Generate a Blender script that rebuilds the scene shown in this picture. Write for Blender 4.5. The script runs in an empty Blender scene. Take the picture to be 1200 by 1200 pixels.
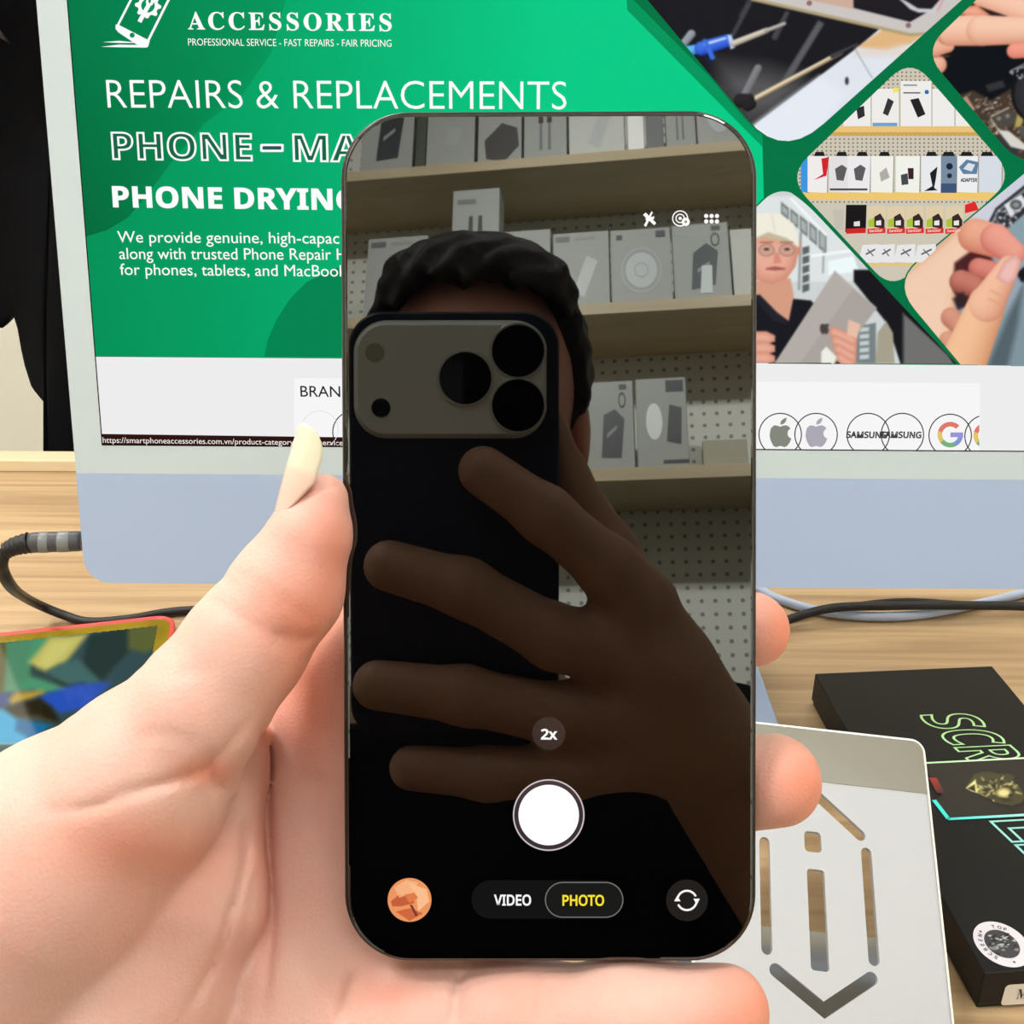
import bpy, bmesh, math, random, os
import numpy as np
from mathutils import Vector, Matrix
from mathutils.geometry import tessellate_polygon

random.seed(7)
rng = np.random.default_rng(7)
SC = bpy.context.scene
COL = SC.collection

# ------------------------------------------------------------------ camera, world, lights, exposure
F = 1200.0
PX, PY = 600.0, 495.0
CAM = np.array([0.0, 0.0, 1.15])
TH, RHO = math.radians(23), math.radians(0.4)
_r0 = np.array([1.0, 0, 0])
FWD = np.array([0, math.cos(TH), -math.sin(TH)])
_u0 = np.array([0, math.sin(TH), math.cos(TH)])
RGT = _r0 * math.cos(RHO) + _u0 * math.sin(RHO)
UP = _u0 * math.cos(RHO) - _r0 * math.sin(RHO)

cam_data = bpy.data.cameras.new('camera')
cam_data.sensor_width = 36.0
cam_data.lens = 36.0
cam_data.shift_y = -(600.0 - PY) / 1200.0
cam_data.clip_start = 0.003
cam_data.clip_end = 30
cam = bpy.data.objects.new('camera', cam_data)
COL.objects.link(cam)
cam.matrix_world = Matrix(((RGT[0], UP[0], -FWD[0], CAM[0]), (RGT[1], UP[1], -FWD[1], CAM[1]),
                           (RGT[2], UP[2], -FWD[2], CAM[2]), (0, 0, 0, 1)))
SC.camera = cam

world = bpy.data.worlds.new('world')
SC.world = world
world.use_nodes = True
world.node_tree.nodes['Background'].inputs[0].default_value = (0.95, 0.97, 1.0, 1)
world.node_tree.nodes['Background'].inputs[1].default_value = 0.07

SC.view_settings.view_transform = 'Standard'
SC.view_settings.look = 'None'
SC.view_settings.gamma = 1
SC.view_settings.use_curve_mapping = False
SC.view_settings.exposure = 0.0

LIGHTS = [  # x, y, size x, size y, power (ceiling panels)
    (-1.15, -0.10, 0.6, 0.3, 27.0),
    (0.85, 0.45, 0.6, 0.3, 10.5),
    (0.25, -0.8, 1.2, 0.3, 9.0),
    (-1.0, 1.65, 1.0, 0.3, 27.0),
]
CEIL = 2.95


def area(x, y, z, sx, sy, power, col=(1.0, 0.985, 0.965)):
    d = bpy.data.lights.new('ceiling_lamp', 'AREA')
    d.shape = 'RECTANGLE'
    d.size, d.size_y = sx, sy
    d.energy = power
    d.color = col
    o = bpy.data.objects.new('ceiling_lamp', d)
    COL.objects.link(o)
    o.location = (x, y, z)


for (x, y, sx, sy, p) in LIGHTS:
    area(x, y, CEIL - 0.05, sx, sy, p)

SPOTS = [((-0.35, 0.30, CEIL - 0.13), (-0.2, -1.55, 1.75)), ((0.6, 0.30, CEIL - 0.13), (0.5, -1.55, 1.65))]   # unseen spots added to brighten the mirrored shelves
for (p, q) in SPOTS:
    d = bpy.data.lights.new('track_lamp', 'SPOT')
    d.energy = 370.0
    d.spot_size = math.radians(56)
    d.spot_blend = 0.6
    d.shadow_soft_size = 0.03
    d.color = (0.97, 1.0, 0.96)
    o = bpy.data.objects.new('track_lamp', d)
    COL.objects.link(o)
    o.location = p
    o.rotation_euler = (Vector(q) - Vector(p)).to_track_quat('-Z', 'Y').to_euler()


# ------------------------------------------------------------------ geometry of the photograph
def ray(x, y):
    return FWD + RGT * (x - PX) / F - UP * (y - PY) / F


def at(x, y, dep):
    return CAM + ray(x, y) * dep


def on_plane(x, y, p, n):
    d = ray(x, y)
    return CAM + d * (((p - CAM) @ n) / (d @ n))


def w2c_(p):
    q = np.array(p) - CAM
    return (PX + F * (q @ RGT) / (q @ FWD), PY - F * (q @ UP) / (q @ FWD))


def on_z(x, y, z):
    return on_plane(x, y, np.array([0, 0, z]), np.array([0, 0, 1.0]))


NM = ray(607, 475)
NM = NM / np.linalg.norm(NM)          # pointing away from camera
P0 = CAM + ray(644, 632.5) * 0.191    # centre of the phone's glass


def refl(p):
    return p - 2 * ((p - P0) @ NM) * NM


def mirror_on_plane(x, y, p, n):
    d = ray(x, y)
    h = CAM + d * (((P0 - CAM) @ NM) / (d @ NM))
    d2 = d - 2 * (d @ NM) * NM
    return h + d2 * (((p - h) @ n) / (d2 @ n))


# ------------------------------------------------------------------ colours and materials
def lin(c):
    o = []
    for v in c[:3]:
        v = v / 255.0
        o.append(v / 12.92 if v <= 0.04045 else ((v + 0.055) / 1.055) ** 2.4)
    return tuple(o)


def mat(name, rgb, rough=0.5, metal=0.0, ior=1.45, spec=0.5, bump=0.0, bscale=200.0, var=0.0, vscale=6.0, coat=0.0):
    m = bpy.data.materials.new(name)
    m.use_nodes = True
    nt = m.node_tree
    b = nt.nodes['Principled BSDF']
    c = lin(rgb)
    b.inputs['Base Color'].default_value = (*c, 1)
    b.inputs['Roughness'].default_value = rough
    b.inputs['Metallic'].default_value = metal
    b.inputs['IOR'].default_value = ior
    b.inputs['Specular IOR Level'].default_value = spec
    b.inputs['Coat Weight'].default_value = coat
    b.inputs['Coat Roughness'].default_value = 0.05
    tc = nt.nodes.new('ShaderNodeTexCoord')
    if var > 0:
        n = nt.nodes.new('ShaderNodeTexNoise')
        n.inputs['Scale'].default_value = vscale
        n.inputs['Detail'].default_value = 4
        nt.links.new(tc.outputs['Object'], n.inputs['Vector'])
        r = nt.nodes.new('ShaderNodeValToRGB')
        r.color_ramp.elements[0].position = 0.3
        r.color_ramp.elements[1].position = 0.7
        r.color_ramp.elements[0].color = (*[v * (1 - var) for v in c], 1)
        r.color_ramp.elements[1].color = (*[min(1, v * (1 + var)) for v in c], 1)
        nt.links.new(n.outputs['Fac'], r.inputs['Fac'])
        nt.links.new(r.outputs['Color'], b.inputs['Base Color'])
    if bump > 0:
        n = nt.nodes.new('ShaderNodeTexNoise')
        n.inputs['Scale'].default_value = bscale
        n.inputs['Detail'].default_value = 5
        nt.links.new(tc.outputs['Object'], n.inputs['Vector'])
        bp = nt.nodes.new('ShaderNodeBump')
        bp.inputs['Strength'].default_value = bump
        bp.inputs['Distance'].default_value = 0.002
        nt.links.new(n.outputs['Fac'], bp.inputs['Height'])
        nt.links.new(bp.outputs['Normal'], b.inputs['Normal'])
    return m


def attr_mat(name, emit, rough=0.4, ior=1.5, spec=0.5, strength=1.0, metal=0.0):
    """Surface coloured by the mesh's own 'Col' attribute: printed or, on a lit screen, emitted."""
    m = bpy.data.materials.new(name)
    m.use_nodes = True
    nt = m.node_tree
    b = nt.nodes['Principled BSDF']
    a = nt.nodes.new('ShaderNodeAttribute')
    a.attribute_name = 'Col'
    b.inputs['Roughness'].default_value = rough
    b.inputs['IOR'].default_value = ior
    b.inputs['Specular IOR Level'].default_value = spec
    b.inputs['Metallic'].default_value = metal
    if emit:
        b.inputs['Base Color'].default_value = (0.0, 0.0, 0.0, 1)
        nt.links.new(a.outputs['Color'], b.inputs['Emission Color'])
        b.inputs['Emission Strength'].default_value = strength
    else:
        nt.links.new(a.outputs['Color'], b.inputs['Base Color'])
    return m


def wood_mat(name, c1, c2, scale=(1.2, 14, 14), rough=0.42):
    m = bpy.data.materials.new(name)
    m.use_nodes = True
    nt = m.node_tree
    b = nt.nodes['Principled BSDF']
    tc = nt.nodes.new('ShaderNodeTexCoord')
    mp = nt.nodes.new('ShaderNodeMapping')
    mp.inputs['Scale'].default_value = scale
    nt.links.new(tc.outputs['Object'], mp.inputs['Vector'])
    n = nt.nodes.new('ShaderNodeTexNoise')
    n.inputs['Scale'].default_value = 2.2
    n.inputs['Detail'].default_value = 8
    n.inputs['Roughness'].default_value = 0.62
    n.inputs['Distortion'].default_value = 0.7
    nt.links.new(mp.outputs['Vector'], n.inputs['Vector'])
    r = nt.nodes.new('ShaderNodeValToRGB')
    r.color_ramp.elements[0].position = 0.32
    r.color_ramp.elements[1].position = 0.66
    r.color_ramp.elements[0].color = (*lin(c1), 1)
    r.color_ramp.elements[1].color = (*lin(c2), 1)
    nt.links.new(n.outputs['Fac'], r.inputs['Fac'])
    nt.links.new(r.outputs['Color'], b.inputs['Base Color'])
    b.inputs['Roughness'].default_value = rough
    return m


M = {}
M['wall'] = mat('painted_wall', (236, 232, 220), 0.8, var=0.02)
M['ceiling'] = mat('ceiling_paint', (240, 240, 238), 0.9)
M['floor'] = mat('floor_tile', (170, 168, 160), 0.4, var=0.08)
M['desk'] = wood_mat('desk_oak', (154, 124, 90), (200, 170, 130), (1.0, 30, 30))
M['edge'] = wood_mat('desk_edge', (228, 206, 168), (240, 222, 188))
M['shelf'] = wood_mat('shelf_oak', (180, 162, 126), (200, 182, 148))
M['white_bezel'] = mat('white_bezel', (196, 212, 222), 0.25)
M['blue_alu'] = mat('pale_blue_aluminium', (168, 189, 226), 0.35)
M['blue_side'] = mat('blue_side', (120, 150, 200), 0.35, metal=0.3)
M['lilac'] = mat('lilac_cable', (176, 188, 214), 0.5)
M['black_rubber'] = mat('black_rubber', (20, 20, 22), 0.5)
M['grey_plug'] = mat('grey_plug', (70, 72, 76), 0.4)
M['plug_band'] = mat('plug_band', (120, 124, 128), 0.35)
M['silver'] = mat('silver_plate', (184, 187, 194), 0.5, metal=0.15, bump=0.05, bscale=300)
M['polish'] = mat('polished_metal', (176, 177, 175), 0.16, metal=1.0)
M['bright_edge'] = mat('bright_edge', (245, 245, 242), 0.3, metal=0.2)  # the plate edge's highlight, put into a paler colour
M['box_black'] = mat('black_card', (23, 23, 24), 0.4, spec=0.22, var=0.1)
M['red'] = mat('red_rim', (214, 70, 62), 0.35)
M['glass_black'] = mat('phone_glass', (2, 2, 3), 0.015, ior=1.84)
M['frame_dark'] = mat('phone_frame', (62, 62, 64), 0.22, metal=0.9)
M['navy'] = mat('dark_blue_metal', (34, 40, 58), 0.4, metal=0.2)
M['plateau'] = mat('camera_plateau', (226, 230, 226), 0.45)
M['lens'] = mat('lens_glass', (4, 4, 6), 0.05)
M['lens_ring'] = mat('lens_ring', (210, 212, 206), 0.3, metal=0.3)
M['hair'] = mat('black_hair', (18, 16, 16), 0.5, bump=0.6, bscale=120)
M['cloth'] = mat('black_cloth', (10, 11, 15), 0.9, spec=0.15, bump=0.15, bscale=400)
M['cloth_trouser'] = mat('dark_trouser', (28, 30, 38), 0.85)
M['satin'] = mat('grey_satin', (96, 98, 100), 0.3)
M['box_white'] = mat('white_card', (200, 202, 196), 0.4)
M['white_plastic'] = mat('white_plastic', (240, 240, 240), 0.4)
M['steel'] = mat('steel', (150, 150, 150), 0.3, metal=0.9)
M['print'] = attr_mat('printed_card', False, 0.35)
M['foil'] = attr_mat('holographic_foil', False, 0.35, metal=0.2)
M['screen'] = attr_mat('lit_screen', True, 0.4, spec=0.03)
M['oled'] = attr_mat('lit_phone_screen', True, 0.02, ior=1.84)
M['device_screen'] = attr_mat('lit_device_screen', True, 0.06, strength=0.75)


def skin_mat():
    m = bpy.data.materials.new('skin')
    m.use_nodes = True
    nt = m.node_tree
    b = nt.nodes['Principled BSDF']
    tc = nt.nodes.new('ShaderNodeTexCoord')
    n = nt.nodes.new('ShaderNodeTexNoise')
    n.inputs['Scale'].default_value = 45
    n.inputs['Detail'].default_value = 5
    nt.links.new(tc.outputs['Object'], n.inputs['Vector'])
    r = nt.nodes.new('ShaderNodeValToRGB')
    r.color_ramp.elements[0].position = 0.35
    r.color_ramp.elements[1].position = 0.68
    r.color_ramp.elements[0].color = (*lin((230, 188, 176)), 1)
    r.color_ramp.elements[1].color = (*lin((228, 176, 164)), 1)
    nt.links.new(n.outputs['Fac'], r.inputs['Fac'])
    a = nt.nodes.new('ShaderNodeAttribute')
    a.attribute_name = 'blush'
    mx = nt.nodes.new('ShaderNodeMix')
    mx.data_type = 'RGBA'
    nt.links.new(a.outputs['Fac'], mx.inputs['Factor'])
    nt.links.new(r.outputs['Color'], mx.inputs['A'])
    mx.inputs['B'].default_value = (*lin((228, 128, 96)), 1)
    nt.links.new(mx.outputs['Result'], b.inputs['Base Color'])
    a2 = nt.nodes.new('ShaderNodeAttribute')
    a2.attribute_name = 'tan'
    mx2 = nt.nodes.new('ShaderNodeMix')
    mx2.data_type = 'RGBA'
    nt.links.new(a2.outputs['Fac'], mx2.inputs['Factor'])
    nt.links.new(mx.outputs['Result'], mx2.inputs['A'])
    mx2.inputs['B'].default_value = (*lin((176, 136, 112)), 1)  # mirrored hand's dim light put into a darker, tanned skin colour
    nt.links.new(mx2.outputs['Result'], b.inputs['Base Color'])
    b.inputs['Roughness'].default_value = 0.48
    b.inputs['Specular IOR Level'].default_value = 0.35
    b.inputs['Subsurface Weight'].default_value = 0.35
    b.inputs['Subsurface Radius'].default_value = (1.0, 0.35, 0.2)
    b.inputs['Subsurface Scale'].default_value = 0.004
    v = nt.nodes.new('ShaderNodeTexVoronoi')
    v.inputs['Scale'].default_value = 1400
    nt.links.new(tc.outputs['Object'], v.inputs['Vector'])
    mp = nt.nodes.new('ShaderNodeMapping')
    mp.inputs['Scale'].default_value = (260, 60, 60)
    nt.links.new(tc.outputs['Object'], mp.inputs['Vector'])
    n2 = nt.nodes.new('ShaderNodeTexNoise')
    n2.inputs['Scale'].default_value = 1.0
    n2.inputs['Detail'].default_value = 4
    nt.links.new(mp.outputs['Vector'], n2.inputs['Vector'])
    ad = nt.nodes.new('ShaderNodeMath')
    ad.operation = 'MULTIPLY_ADD'
    nt.links.new(n2.outputs['Fac'], ad.inputs[0])
    ad.inputs[1].default_value = 1.6
    nt.links.new(v.outputs['Distance'], ad.inputs[2])
    bp = nt.nodes.new('ShaderNodeBump')
    bp.inputs['Strength'].default_value = 0.15
    bp.inputs['Distance'].default_value = 0.0005
    nt.links.new(ad.outputs[0], bp.inputs['Height'])
    nt.links.new(bp.outputs['Normal'], b.inputs['Normal'])
    return m


M['skin'] = skin_mat()
M['nail'] = attr_mat('thumb_nail', False, 0.25)


def peg_mat():
    m = bpy.data.materials.new('pegboard')
    m.use_nodes = True
    nt = m.node_tree
    b = nt.nodes['Principled BSDF']
    tc = nt.nodes.new('ShaderNodeTexCoord')
    sp = nt.nodes.new('ShaderNodeSeparateXYZ')
    nt.links.new(tc.outputs['Object'], sp.inputs[0])
    out = []
    for ax in ('X', 'Z'):
        a = nt.nodes.new('ShaderNodeMath'); a.operation = 'DIVIDE'
        nt.links.new(sp.outputs[ax], a.inputs[0]); a.inputs[1].default_value = 0.025
        f = nt.nodes.new('ShaderNodeMath'); f.operation = 'FRACT'
        nt.links.new(a.outputs[0], f.inputs[0])
        s = nt.nodes.new('ShaderNodeMath'); s.operation = 'SUBTRACT'
        nt.links.new(f.outputs[0], s.inputs[0]); s.inputs[1].default_value = 0.5
        p = nt.nodes.new('ShaderNodeMath'); p.operation = 'MULTIPLY'
        nt.links.new(s.outputs[0], p.inputs[0]); nt.links.new(s.outputs[0], p.inputs[1])
        out.append(p)
    ad = nt.nodes.new('ShaderNodeMath'); ad.operation = 'ADD'
    nt.links.new(out[0].outputs[0], ad.inputs[0]); nt.links.new(out[1].outputs[0], ad.inputs[1])
    lt = nt.nodes.new('ShaderNodeMath'); lt.operation = 'LESS_THAN'
    nt.links.new(ad.outputs[0], lt.inputs[0]); lt.inputs[1].default_value = 0.026
    mx = nt.nodes.new('ShaderNodeMix'); mx.data_type = 'RGBA'
    nt.links.new(lt.outputs[0], mx.inputs['Factor'])
    mx.inputs['A'].default_value = (*lin((222, 223, 214)), 1)
    mx.inputs['B'].default_value = (*lin((140, 140, 132)), 1)
    nt.links.new(mx.outputs['Result'], b.inputs['Base Color'])
    b.inputs['Roughness'].default_value = 0.6
    return m


M['peg'] = peg_mat()


# ------------------------------------------------------------------ object helpers
def frame(origin, x, y, z):
    return Matrix(((x[0], y[0], z[0], origin[0]), (x[1], y[1], z[1], origin[1]), (x[2], y[2], z[2], origin[2]), (0, 0, 0, 1)))


def root(name, label, cat, mtx=None, group=None):
    o = bpy.data.objects.new(name, None)
    COL.objects.link(o)
    o.empty_display_size = 0.02
    if mtx is not None:
        o.matrix_world = mtx if isinstance(mtx, Matrix) else Matrix.Translation(Vector(mtx))
    o['label'] = label
    o['category'] = cat
    if group:
        o['group'] = group
    return o


def tag(o, label, cat, group=None):
    o['label'] = label
    o['category'] = cat
    if group:
        o['group'] = group
    return o


def link_mesh(name, me, mats, parent=None, label=None):
    if not isinstance(mats, (list, tuple)):
        mats = [mats]
    for m in mats:
        me.materials.append(m)
    o = bpy.data.objects.new(name, me)
    COL.objects.link(o)
    if parent is not None:
        o.parent = parent
    if label:
        o['label'] = label
    return o


def pymesh(name, verts, faces, m, parent=None, smooth=False, label=None):
    me = bpy.data.meshes.new(name)
    me.from_pydata([tuple(map(float, v)) for v in verts], [], [tuple(map(int, f)) for f in faces])
    if smooth:
        me.polygons.foreach_set('use_smooth', [True] * len(me.polygons))
    me.update()
    return link_mesh(name, me, m, parent, label)


def bmobj(name, bm, m, parent=None, smooth=False, label=None):
    bmesh.ops.recalc_face_normals(bm, faces=bm.faces[:])
    me = bpy.data.meshes.new(name)
    bm.to_mesh(me)
    bm.free()
    if smooth:
        me.polygons.foreach_set('use_smooth', [True] * len(me.polygons))
    return link_mesh(name, me, m, parent, label)


def add_box(bm, c, s, bev=0.0, rot=None, seg=2):
    r = bmesh.ops.create_cube(bm, size=1.0)
    vs = r['verts']
    mt = Matrix.Translation(Vector(c)) @ (rot if rot is not None else Matrix()) @ Matrix.Diagonal((s[0], s[1], s[2], 1))
    bmesh.ops.transform(bm, matrix=mt, verts=vs)
    if bev > 0:
        es = list({e for v in vs for e in v.link_edges})
        bmesh.ops.bevel(bm, geom=es, offset=bev, segments=seg, affect='EDGES', profile=0.5)


def box(name, c, s, m, parent=None, bev=0.0, rot=None, label=None):
    bm = bmesh.new()
    add_box(bm, c, s, bev, rot)
    return bmobj(name, bm, m, parent, label=label)


def rrect(w, h, r, n=10, cx=0.0, cy=0.0, power=None):
    pts = []
    for (sx, sy, a0) in ((1, 1, 0), (-1, 1, 90), (-1, -1, 180), (1, -1, 270)):
        for i in range(n + 1):
            a = math.radians(a0 + 90.0 * i / n)
            pts.append((cx + sx * (w / 2 - r) + r * math.cos(a), cy + sy * (h / 2 - r) + r * math.sin(a)))
    return pts


def rings(name, loops, m, parent=None, smooth=False, cap0=True, cap1=True, label=None):
    """loops: list of equally long lists of 3D points; bridged, capped."""
    n = len(loops[0])
    vs = [p for l in loops for p in l]
    fs = []
    for k in range(len(loops) - 1):
        for i in range(n):
            j = (i + 1) % n
            fs.append((k * n + i, k * n + j, (k + 1) * n + j, (k + 1) * n + i))
    if cap0:
        fs.append(tuple(range(n))[::-1])
    if cap1:
        fs.append(tuple((len(loops) - 1) * n + i for i in range(n)))
    o = pymesh(name, vs, fs, m, parent, False, label)
    if smooth:
        me = o.data
        big = max(len(p.vertices) for p in me.polygons)
        me.polygons.foreach_set('use_smooth', [len(p.vertices) <= 4 for p in me.polygons])
    return o


def rr_loop(w, h, r, z, n=10, cx=0, cy=0):
    return [(x, y, z) for x, y in rrect(w, h, r, n, cx, cy)]


def spline(pts, per=10):
    pts = [np.array(p, float) for p in pts]
    P = [2 * pts[0] - pts[1]] + pts + [2 * pts[-1] - pts[-2]]
    out = []
    for i in range(1, len(P) - 2):
        for k in range(per):
            t = k / per
            a, b, c, d = P[i - 1], P[i], P[i + 1], P[i + 2]
            out.append(0.5 * (2 * b + (c - a) * t + (2 * a - 5 * b + 4 * c - d) * t * t + (3 * b - a - 3 * c + d) * t ** 3))
    out.append(pts[-1])
    return out


def tube_loops(path, rad, n=12):
    path = [np.array(p, float) for p in path]
    if not hasattr(rad, '__len__'):
        rad = [rad] * len(path)
    loops = []
    ref = np.array([0.0, 0, 1.0])
    for i, p in enumerate(path):
        t = path[min(i + 1, len(path) - 1)] - path[max(i - 1, 0)]
        t = t / (np.linalg.norm(t) + 1e-12)
        a = ref - (ref @ t) * t
        if np.linalg.norm(a) < 1e-3:
            a = np.array([1.0, 0, 0]) - t[0] * t
        a /= np.linalg.norm(a)
        ref = a
        b = np.cross(t, a)
        loops.append([tuple(p + rad[i] * (a * math.cos(2 * math.pi * k / n) + b * math.sin(2 * math.pi * k / n))) for k in range(n)])
    return loops


def tube(name, path, rad, m, parent=None, n=12, label=None):
    return rings(name, tube_loops(path, rad, n), m, parent, True, label=label)


def disc_prism(name, c, r, z0, z1, m, parent=None, n=40, bev=0.0, label=None):
    def lp(rr, z):
        return [(c[0] + rr * math.cos(2 * math.pi * i / n), c[1] + rr * math.sin(2 * math.pi * i / n), z) for i in range(n)]
    L = [lp(r, z0), lp(r, z1 - bev)]
    if bev > 0:
        L.append(lp(r - bev, z1))
    return rings(name, L, m, parent, True, label=label)


# ---- flat coloured artwork (screens, printing): polygons collected into one mesh with a colour attribute
class Art:
    def __init__(self):
        self.v, self.f, self.c = [], [], []

    def tri_poly(self, pts, col, z):
        """pts 2D (concave ok). col one sRGB or one per vertex."""
        if len(pts) < 3:
            return
        cols = col if isinstance(col[0], (tuple, list)) else [col] * len(pts)
        i0 = len(self.v)
        self.v += [(p[0], p[1], z) for p in pts]
        self.c += [lin(c) for c in cols]
        for t in tessellate_polygon([[Vector((p[0], p[1], 0)) for p in pts]]):
            a, b, c = (pts[k] for k in t)
            ar = (b[0] - a[0]) * (c[1] - a[1]) - (c[0] - a[0]) * (b[1] - a[1])
            if abs(ar) < 1e-14:
                continue
            self.f.append(tuple(i0 + k for k in (t if ar > 0 else t[::-1])))

    def mesh2d(self, vs, fs, col, z):
        i0 = len(self.v)
        self.v += [(p[0], p[1], z) for p in vs]
        self.c += [lin(col)] * len(vs)
        for f in fs:
            a, b, c = (vs[k] for k in f[:3])
            ar = (b[0] - a[0]) * (c[1] - a[1]) - (c[0] - a[0]) * (b[1] - a[1])
            self.f.append(tuple(i0 + k for k in (f if ar > 0 else f[::-1])))

    def build(self, name, m, parent=None, label=None):
        o = pymesh(name, self.v, self.f, m, parent, label=label)
        at_ = o.data.color_attributes.new('Col', 'FLOAT_COLOR', 'POINT')
        at_.data.foreach_set('color', np.array([(*c, 1.0) for c in self.c], np.float32).ravel())
        return o


def clip_convex(pts, cl):
    """Sutherland-Hodgman: clip pts to the convex polygon cl (any orientation)."""
    ar = sum(cl[i][0] * cl[(i + 1) % len(cl)][1] - cl[(i + 1) % len(cl)][0] * cl[i][1] for i in range(len(cl)))
    if ar < 0:
        cl = cl[::-1]
    out = list(pts)
    for i in range(len(cl)):
        a, b = cl[i], cl[(i + 1) % len(cl)]
        inp, out = out, []
        if not inp:
            break
        sd = lambda p: (b[0] - a[0]) * (p[1] - a[1]) - (b[1] - a[1]) * (p[0] - a[0])
        for k in range(len(inp)):
            p, q = inp[k], inp[(k + 1) % len(inp)]
            sp_, sq = sd(p), sd(q)
            if sp_ >= 0:
                out.append(p)
            if (sp_ >= 0) != (sq >= 0):
                t = sp_ / (sp_ - sq)
                out.append((p[0] + t * (q[0] - p[0]), p[1] + t * (q[1] - p[1])))
    return out


FONTS = {}


def font(n):
    if not n:
        return None
    if n not in FONTS:
        f = None
        try:
            p = os.path.join(bpy.utils.resource_path('LOCAL'), 'datafiles', 'fonts', n.strip())
            if os.path.exists(p):
                f = bpy.data.fonts.load(p)
        except Exception:
            f = None
        FONTS[n] = f
    return FONTS[n]


PLAIN = ''
INTER, MATHF, SANSB = 'NotoSansMath-Regular.woff2', 'NotoSansMath-Regular.woff2 ', 'NotoSansMath-Regular.woff2  '


def text2d(s, bold=0.0, fnt=INTER, res=4, space=1.0):
    """Text as a flat triangulated mesh: (verts, faces), baseline at y=0, size 1."""
    cu = bpy.data.curves.new('lettering', 'FONT')
    f = font(fnt)
    if f:
        cu.font = f
    else:
        s = ''.join(chr(ord('A') + ord(ch) - 0x1D400) if 0x1D400 <= ord(ch) <= 0x1D419 else chr(ord('A') + ord(ch) - 0x1D5D4) if 0x1D5D4 <= ord(ch) <= 0x1D5ED else ch for ch in s)
    cu.body = s
    cu.size = 1.0
    cu.offset = bold
    cu.resolution_u = res
    cu.space_character = space
    o = bpy.data.objects.new('lettering', cu)
    COL.objects.link(o)
    dg = bpy.context.evaluated_depsgraph_get()
    me = bpy.data.meshes.new_from_object(o.evaluated_get(dg))
    vs = [(v.co.x, v.co.y) for v in me.vertices]
    fs = [tuple(p.vertices) for p in me.polygons]
    bpy.data.meshes.remove(me)
    bpy.data.objects.remove(o)
    bpy.data.curves.remove(cu)
    return vs, fs


def stroke2d(s, w, fnt):
    """the letters' outlines only, as flat bands of half width w"""
    cu = bpy.data.curves.new('lettering', 'FONT')
    f = font(fnt)
    if f:
        cu.font = f
    else:
        s = ''.join(chr(ord('A') + ord(ch) - 0x1D5D4) if 0x1D5D4 <= ord(ch) <= 0x1D5ED else ch for ch in s)
    cu.body = s
    cu.size = 1.0
    cu.resolution_u = 4
    cu.fill_mode = 'NONE'
    cu.bevel_depth = w
    cu.bevel_resolution = 1
    o = bpy.data.objects.new('lettering', cu)
    COL.objects.link(o)
    me = bpy.data.meshes.new_from_object(o.evaluated_get(bpy.context.evaluated_depsgraph_get()))
    vs = [(v.co.x, v.co.y) for v in me.vertices]
    fs = [tuple(p.vertices) for p in me.polygons if p.normal.z > 0.05]
    bpy.data.meshes.remove(me)
    bpy.data.objects.remove(o)
    bpy.data.curves.remove(cu)
    return vs, fs


def mathbold(s):
    return ''.join(chr(0x1D400 + ord(c) - 65) if 'A' <= c <= 'Z' else c for c in s)


def sansbold(s):
    return ''.join(chr(0x1D5D4 + ord(c) - 65) if 'A' <= c <= 'Z' else c for c in s)


def fit_text(art, s, p0, p1, h, col, z, bold=0.0, fnt=INTER, stroke=0.0, space=1.0):
    """Lay text so that its box's lower left is p0 and lower right p1 (2D), letters of cap height h."""
    vs, fs = stroke2d(s, stroke, fnt) if stroke else text2d(s, bold, fnt, space=space)
    base, _ = text2d('H' if fnt in (INTER, PLAIN) else mathbold('H') if fnt == MATHF else sansbold('H'), 0, fnt)
    cap = max(v[1] for v in base)
    ref, _ = text2d(s, 0, fnt, space=space)
    x0, x1 = min(v[0] for v in ref), max(v[0] for v in ref)
    ex = (p1[0] - p0[0], p1[1] - p0[1])
    L = math.hypot(*ex)
    ex = (ex[0] / L, ex[1] / L)
    ey = (-ex[1], ex[0])
    sx, sy = L / (x1 - x0), h / cap
    out = [(p0[0] + ex[0] * (v[0] - x0) * sx + ey[0] * v[1] * sy, p0[1] + ex[1] * (v[0] - x0) * sx + ey[1] * v[1] * sy) for v in vs]
    art.mesh2d(out, fs, col, z)


def structure(o):
    o['kind'] = 'structure'
    return o


# ------------------------------------------------------------------ the room
structure(box('floor', (0, 0.2, -0.05), (3.6, 4.2, 0.1), M['floor']))
structure(box('ceiling', (0, 0.2, CEIL + 0.05), (3.6, 4.2, 0.1), M['ceiling']))
structure(box('wall_left', (-1.75, 0.2, CEIL / 2), (0.1, 4.2, CEIL), M['wall']))
structure(box('wall_right', (1.75, 0.2, CEIL / 2), (0.1, 4.2, CEIL), M['wall']))
structure(box('wall_front', (0, 2.05, CEIL / 2), (3.6, 0.1, CEIL), M['wall']))

WPSI = math.radians(-8)
WN = np.array([math.sin(WPSI), math.cos(WPSI), 0])      # from the shelf wall into the room
WT = np.array([math.cos(WPSI), -math.sin(WPSI), 0])
WU = np.array([0, 0, 1.0])
W0 = np.array([0, -1.4, 0.0])                            # on the plane of the shelf fronts
SHD = 0.20
wb = box('wall_back', (0, 0, 0), (3.44, 0.04, CEIL), M['peg'])
wb.matrix_world = frame(W0 - WN * (SHD + 0.02) + WU * CEIL / 2, WT, WN, WU)
structure(wb)

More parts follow.
